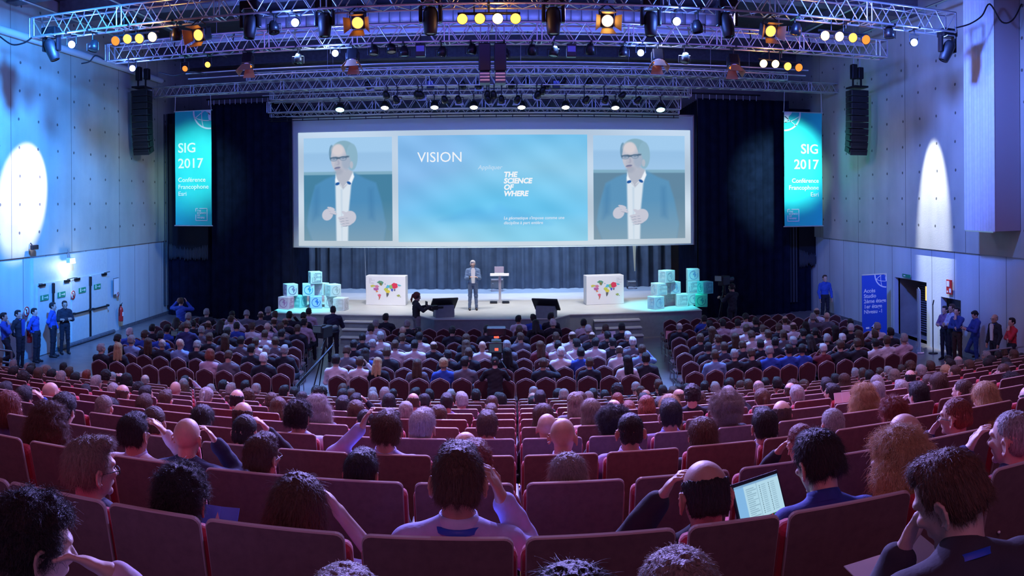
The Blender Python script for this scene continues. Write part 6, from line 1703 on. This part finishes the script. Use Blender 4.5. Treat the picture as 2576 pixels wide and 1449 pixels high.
# the rest of the crowd, farthest from the camera, as one mass
VS, FS, TI, MI, nb = [], [], [], [], 0
for d_, mk, lab, grp in ALL[LIM:]:
    k = mk(lab); T = Matrix.Translation(k['loc']) @ Matrix.Rotation(k['rotz'], 4, 'Z') @ Matrix.Scale(k['scale'], 4)
    sk = random.choice(SKINC)
    parts = [(k['fig']['body'], T, sk, 0), (k['fig']['shirt'], T, k['ccol'], 1), (k['fig']['trousers'], T, (.02, .022, .04), 1)]
    if k['hairk']: parts.append((hair(k['hairk'], .012), T @ k['fig']['head'], k['hcol'], 2))
    for me, TT, c, mi in parts:
        n = len(me.vertices); co = np.empty(n * 3); me.vertices.foreach_get('co', co); co = co.reshape(-1, 3)
        A = np.array(TT); co = co @ A[:3, :3].T + A[:3, 3]
        VS.append(co); TI.append(np.tile((*c, 1), (n, 1)))
        for p in me.polygons: FS.append([v + nb for v in p.vertices]); MI.append(mi)
        nb += n
if VS:
    me = bpy.data.meshes.new('seated_crowd'); me.from_pydata(np.concatenate(VS).tolist(), [], FS)
    ca = me.color_attributes.new('tint', 'FLOAT_COLOR', 'POINT'); ca.data.foreach_set('color', np.concatenate(TI).ravel())
    for m_ in ('skin_c', 'cloth_c', 'hair_c'): me.materials.append(M[m_])
    me.polygons.foreach_set('material_index', MI); me.polygons.foreach_set('use_smooth', [True] * len(FS)); me.update()
    tag(mesh_obj('seated_crowd', me), 'crowd of small seated people in the rows nearest the stage', 'crowd', kind='stuff')
# ---------------------------------------------------------------- standing people and crew
def stand(px, pyt, pyf, hk, hc, cc, lab, rot=0, Y=None, X=None, tcol=(.015, .016, .03), group=None, z0=0, scale=None, tilt=0, **k):
    k.pop('eyes', 0); opt = {q: k.pop(q) for q in list(k) if q in ('glasses', 'phones', 'lanyard', 'collar')}
    f = figure('st_%d_%d' % (px, pyt), seated=False, h=.012, **dict(dict(lean=.0, R_='side', L_='side'), **k))
    top = (f['head'] @ Vector((0, 0, .12))).z
    if pyf is not None: foot = at(px, pyf, z=z0)
    elif Y is not None: foot = at(px, pyt, Y=Y)
    else: foot = at(px, pyt, X=X)
    if foot.x > 12.2: foot = at(px, pyt, X=12.2)
    if foot.x < -12.35: foot = at(px, pyt, X=-12.35)
    hz = at(px, pyt, Y=foot.y).z - z0
    s = scale or max(.88, min(1.12, hz / top))
    o = person(f, (foot.x, foot.y, z0), rot, HK[hk], HAIRCOL[hc], CLOTH[cc] if isinstance(cc, str) else cc, lab, group, s, tcol=tcol, hh=.009, eyes=True, **opt)
    o.rotation_euler[1] = tilt
    return o
gl = 'men standing along the left wall'
RT = -PI / 2
stand(14, 786, 905, 's', 'k', 'b', 'person in blue polo leaning on the left wall, hand at the chin, leftmost', -1.3, R_='chinfold', L_='fold', lean=-.1, knee=1, group=gl, eyes=1)
o50 = stand(50, 780, 905, 's', 'k', 'n', 'person in open black jacket over blue shirt leaning on the left wall', -1.6, R_='behind', L_='behind', lean=-.12, group=gl, lanyard=True, jacket=True)
stand(91, 775, 900, 's', 'k', 'b', 'person in blue polo with badge, middle of the five at the left wall', -1.5, R_='behind', L_='behind', lean=-.12, group=gl, lanyard=True)
stand(132, 760, 897, 's', 'k', 'b', 'person in blue polo and dark trousers in profile, second from the doors at left', -1.3, R_='hips', L_='side', group=gl)
stand(163, 756, 890, 's', 'k', 'n', 'person in black jacket with folded arms and glasses beside the left doors', -2.3, R_='cross', L_='fold', glasses=True, jacket=True, group=gl)
def shirt_front(o, m):
    f_ = MB().plate([(-.05, .0), (.05, .0), (.07, .42), (.045, .49), (-.045, .49), (-.07, .42)], .10, .143).build('shirt_front', m, o); f_.location = (0, 0, .96)
gr = 'people standing along the right wall'
stand(2378, 770, 905, 's', 'k', 'v', 'person in violet top with folded arms in front of the dark right doorway', 1.9, R_='cross', L_='fold', group=gr)
stand(2396, 764, 912, 's', 'b', 'L', 'person in pale blue shirt half hidden behind the one in dark trousers, right wall', 1.6, R_='cross', L_='fold', group=gr)
stand(2409, 772, 918, 's', 'k', (.03, .07, .30), 'person in blue shirt and brown trousers with hand at chin, right wall', 1.9, R_='fold', L_='chinfold', group=gr, tcol=(.05, .025, .02))
stand(2453, 788, 905, 's', 'k', (.03, .06, .32), 'person in blue hooded jacket bent over a phone, leaning on the right wall', 1.4, R_='hold', L_='hold', pitch=-.5, lean=-.05, knee=1, group=gr, tcol=(.02, .06, .25), jacket=True)
o2502 = stand(2502, 790, 905, 'r', 'g', 'n', 'balding person in dark suit with white shirt and glasses, right wall', 1.7, R_='side', L_='side', glasses=True, jacket=True, lanyard=True, group=gr, pitch=.1)
stand(2546, 808, 905, 's', 'k', 'R', 'person with short black hair in bright red jacket at the right wall', 1.5, R_='fold', L_='chinfold', female=True, group=gr)
stand(2075, 716, None, 's', 'b', 'b', 'person in royal blue shirt with badge standing in front of the right black curtain', PI, Y=26.8, lanyard=True, scale=1.0, collar=(.03, .09, .48))
shirt_front(o50, mat('polo_blue', (.03, .09, .48), .8)); shirt_front(o2502, M['white'])
# the speaker
o = stand(1190, 655, 780, 'i', 'w', (.14, .22, .36), 'person in blue suit and white shirt speaking alone at the centre of the stage', PI + .1, z0=SH, R_='gest', L_='gest', pitch=-.25, jacket=True, tcol=(.12, .17, .26), glasses=True)
f = BODY['st_1190_655']
mb = MB().plate([(-.055, -.02), (.055, -.02), (.075, .42), (.045, .50), (-.045, .50), (-.075, .42)], .105, .145)
sf = mb.build('shirt_front', M['white'], o); sf.location = (0, .0, .96)
MB().tube((.13, .27, 1.10), (.15, .38, 1.22), .017, n=8).build('microphone', M['black'], o)
# crew
def tripod(t, h, spread=.5, m=None, bm_=None):
    m = m or M['blackmetal']
    for a in (.3, .3 + 2 * PI / 3, .3 + 4 * PI / 3):
        MB().tube((0, 0, h), (spread * math.cos(a), spread * math.sin(a), 0), .022, .014, n=7).build('leg', m, t)
    MB().tube((0, 0, h - .1), (0, 0, h + .12), .045, n=12).build('tripod_head', M['black'], t)
def tv_camera(name, lab, loc, rot, h=1.45, s=1.0, tri=True):
    t = thing(name, lab, 'camera', loc, rot)
    if tri: tripod(t, h)
    MB().bbox((0, 0, h + .26), (.16 * s, .42 * s, .24 * s), .02).build('body', M['black'], t)
    MB().tube((0, .2 * s, h + .26), (0, .48 * s, h + .26), .065 * s, .08 * s, 16).build('lens', M['lens'], t)
    MB().bbox((-.02, -.30 * s, h + .36), (.22 * s, .04, .16 * s), .01).build('viewfinder', M['black'], t)
    MB().box((-.02, -.325 * s, h + .36), (.19 * s, .006, .13 * s)).build('viewfinder_screen', G['scr'], t)
    MB().tube((.05, -.1, h + .1), (.2, -.55, h - .05), .014, n=6).build('pan_bar', M['black'], t)
    MB().box((0, -.1, h + .42), (.04, .24, .03)).build('handle', M['black'], t)
    return t
p = at(1047, 735, Y=24.3)
o = stand(1047, 735, None, 'P', 'R', (.03, .03, .035), 'person with headphones and red ponytail filming with a hand held rig before the stage', -1.15, Y=24.3, R_='cam', L_='cam', phones=True, tcol=(.22, .21, .22), female=True, pitch=-.2)
t = thing('handheld_camera', 'small camera rig held by the person in front of the stage', 'camera', (p.x + .42, 24.3 + .05, 1.22), -1.15)
MB().bbox((0, .1, .05), (.12, .3, .14), .02).tube((0, .25, .05), (0, .42, .05), .04, n=12).build('body', M['black'], t)
MB().tube((-.25, 0, -.02), (.25, 0, -.02), .015).tube((-.25, 0, -.02), (-.25, 0, .12), .02).tube((.25, 0, -.02), (.25, 0, .12), .02).build('handle_bar', M['blackmetal'], t)
MB().bbox((0, -.12, .2), (.18, .02, .12), .005).build('monitor', M['black'], t)
t = thing('folded_backpack', 'dark folded stand lying against the stage beside the filming person', 'bag', at(1078, 833, z=0))
MB().bbox((0, .05, .28), (.34, .2, .5), .06).build('body', M['black'], t); MB().path([(-.1, -.08, .5), (-.14, -.12, .25), (-.1, -.08, .08)], .02).build('strap', M['blackmetal'], t)
# right stage camera
p = at(1822, 800, Y=24.9); p.z = 0
tv_camera('studio_camera', 'television camera on a tall silver tripod at the right end of the stage', p, -.75, 1.62, 1.2)
o = stand(1842, 706, None, 'q', 'k', 'n', 'person in black working the tall camera at the right end of the stage', .55, Y=24.6, R_='cam', L_='cam', phones=True, pitch=-.1, scale=1.06)
# left floor cameraman
o = stand(470, 822, None, 's', 'b', (.02, .025, .11), 'person in navy sweater with headphones operating a camera in the left block', .25, Y=17.75, R_='cam', L_='cam', phones=True, pitch=-.35, scale=1.0)
p = at(447, 880, Y=18.1); p.z = 0
tv_camera('studio_camera', 'small camera on a tripod in the left seating block', p, .15, 1.02, .8)
# aisle camera and crane arm
p = at(818, 900, Y=18.6); p.z = 0
tv_camera('studio_camera', 'camera on a cluttered tripod in the left aisle', p, -.3, 1.2, 1.1)
t = thing('camera_crane', 'long thin camera crane arm reaching down into the left aisle', 'crane', (p.x - .1, p.y - .4, 0))
MB().tube((.3, .3, 1.15), (-.42, -1.4, .25), .022, n=8).build('arm', M['blackmetal'], t); MB().tube((.32, .4, 1.2), (-.40, -1.4, .32), .012, n=6).build('brace', M['blackmetal'], t)
MB().path([(-.42, -1.4, .25), (-.60, -1.55, .35), (-.62, -1.6, .15), (-.45, -1.5, 0)], .02).build('hook', M['black'], t); MB().bbox((-.45, -1.45, .1), (.2, .3, .2), .03).build('counterweight', M['black'], t)
# centre camera with lit viewfinder and its operator
p = at(1249, 905, Y=16.95); p.z = 0
t = tv_camera('studio_camera', 'big studio camera with glowing red tally light in the centre block', p, .0, 1.15, 1.35)
MB().box((0, -.36, 1.72), (.10, .02, .035)).build('tally_light', G['led'], t)
MB().bbox((0, -.05, 1.80), (.40, .3, .16), .02).build('hood', M['black'], t)
MB().box((0, -.46, 1.485), (.07, .008, .05)).build('red_display', G['led'], t)
o = stand(1245, 898, None, 'q', 'k', (.012, .012, .02), 'person with headset and black shirt operating the centre studio camera, seen from behind', 0, Y=15.75, R_='cam', L_='cam', phones=True, scale=.86, pitch=-.1, wide=1.12)
o = stand(838, 787, None, 's', 'k', (.02, .025, .06), 'big person in dark jacket sitting high at the front end of the left block', 0, Y=22.2, R_='hold', L_='hold', scale=.92, wide=1.15, jacket=True)
o = stand(455, 783, None, 's', 'b', 'b', 'person in blue lifting a camera above the heads, far left of the audience', 0, Y=22.6, R_='head', L_='head', scale=.95)
t = thing('raised_camera', 'small camera held up above the heads at the far left of the audience', 'camera', at(447, 776, Y=22.75)); MB().bbox((0, 0, 0), (.26, .1, .09), .02).build('body', M['blackmetal'], t); MB().tube((0, .05, 0), (0, .18, 0), .04, n=12).build('lens', M['lens'], t)
# laptop on the lap of the near person in navy
p = at(1922, 1312, Y=row_y(1) + .80)
t = thing('laptop', 'lit laptop with a text window on the lap of the navy shirted person', 'laptop', p, .42); t.scale = (.86,) * 3
Rl = Matrix.Rotation(-.35, 4, 'X')
MB().bbox((0, .0, .11), (.335, .012, .225), .004, M=Rl).build('lid', M['black'], t)
def lap_fn(U, V):
    im = A3((176, 214, 232), U); im = over(im, poly_m(U, V, [(0, .02), (.2, .02), (.2, .95), (0, .95)], .004), (128, 180, 226))
    im = over(im, poly_m(U, V, [(.48, .04), (.485, .04), (.485, .92), (.48, .92)], .003), (40, 60, 80))
    im = over(im, sm((.06 - V) / .01), (120, 160, 200)); im = over(im, sm((V - .93) / .01), (24, 30, 50))
    for i in range(15):
        L = .18 + .06 * math.sin(i * 2.3); y = .14 + i * .05
        im = over(im, .55 * poly_m(U, V, [(.24, y), (.24 + L, y), (.24 + L, y + .018), (.24, y + .018)], .004), (90, 120, 140))
        for xx in (.55, .76): im = over(im, ell_m(U, V, xx, y + .01, .009, .013, .3), (20, 40, 50)); im = over(im, .5 * poly_m(U, V, [(xx + .04, y), (xx + .13, y), (xx + .13, y + .015), (xx + .04, y + .015)], .004), (90, 120, 140))
    for i in range(12): im = over(im, ell_m(U, V, .2 + i * .055, .965, .014, .018, .3), [(220, 90, 60), (70, 180, 90), (240, 240, 250)][i % 3])
    return im
o = painted('display', -.155, .155, .012, .205, 110, 70, lap_fn, -.0095, t); o.matrix_local = Rl
MB().bbox((0, -.125, -.008), (.335, .235, .014), .004).build('keyboard_base', M['blackmetal'], t)
# booklets and papers
def paper(px, py, Y, w, h, rot, tilt, lab, m=None, two=False):
    p = at(px, py, Y=Y); t = thing('booklet', lab, 'paper', p, rot)
    T = Matrix.Rotation(tilt, 4, 'X')
    MB().box((-w / 4 - .001, 0, 0), (w / 2, .003, h), M=T @ Matrix.Rotation(.12, 4, 'Z')).build('page', m or M['paper'], t)
    MB().box((w / 4 + .001, 0, 0), (w / 2, .003, h), M=T @ Matrix.Rotation(-.12, 4, 'Z')).build('page', m or M['paper'], t)
    return t
paper(2280, 1452, row_y(1) - .50, .32, .22, .3, -1.25, 'open white programme held by the curly haired person at the bottom right')
bl = mat('booklet_blue', (.10, .20, .75), .6)
t = paper(550, 1316, row_y(1) + .5, .16, .13, 0, -.6, 'small blue booklet on the lap beside the curly black haired person', bl)
MB().add([(-.03, -.01, -.03), (.02, -.01, -.03), (.0, -.01, .05)], [(0, 1, 2)]).build('printed_mark', mat('booklet_mark', (.8, .5, .45), .6), t)
paper(2360, 980, row_y(5) + .3, .22, .24, .5, -.7, 'white paper held up in the fifth row at the right')
paper(2118, 1000, row_y(5) + .3, .19, .11, 0, -.3, 'pale open booklet on a lap at the right of the fifth row')
paper(1538, 872 - 30, 22.3, .24, .2, 0, -.5, 'pale paper on a lap in the front rows of the centre block')
t = paper(1690, 843, 21.9, .34, .24, -.3, -.5, 'pink sheet held by the cross-legged person at the right aisle', mat('paper_pink', (.75, .35, .35), .6))
# lit step treads, their light put in as glow, seen through the gap between the two halves of the rows
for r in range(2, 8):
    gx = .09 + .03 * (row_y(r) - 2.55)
    t = thing('lit_tread', 'small warm step light in the gap of the %s row' % NUM[r - 1], 'step tread', (gx, row_y(r) + .35, row_z(r) + .35))
    MB().box((0, 0, 0), (.05, .02, .22)).build('housing', mat('warm_tread', (.75, .50, .35), .5), t)  # tread plate, coloured as if warmly lit
    MB().box((0, -.012, 0), (.04, .006, .18)).build('diffuser', glow('step_glow', (1, .62, .42), .9), t)  # no lamp: light falling on the tread put in as emission
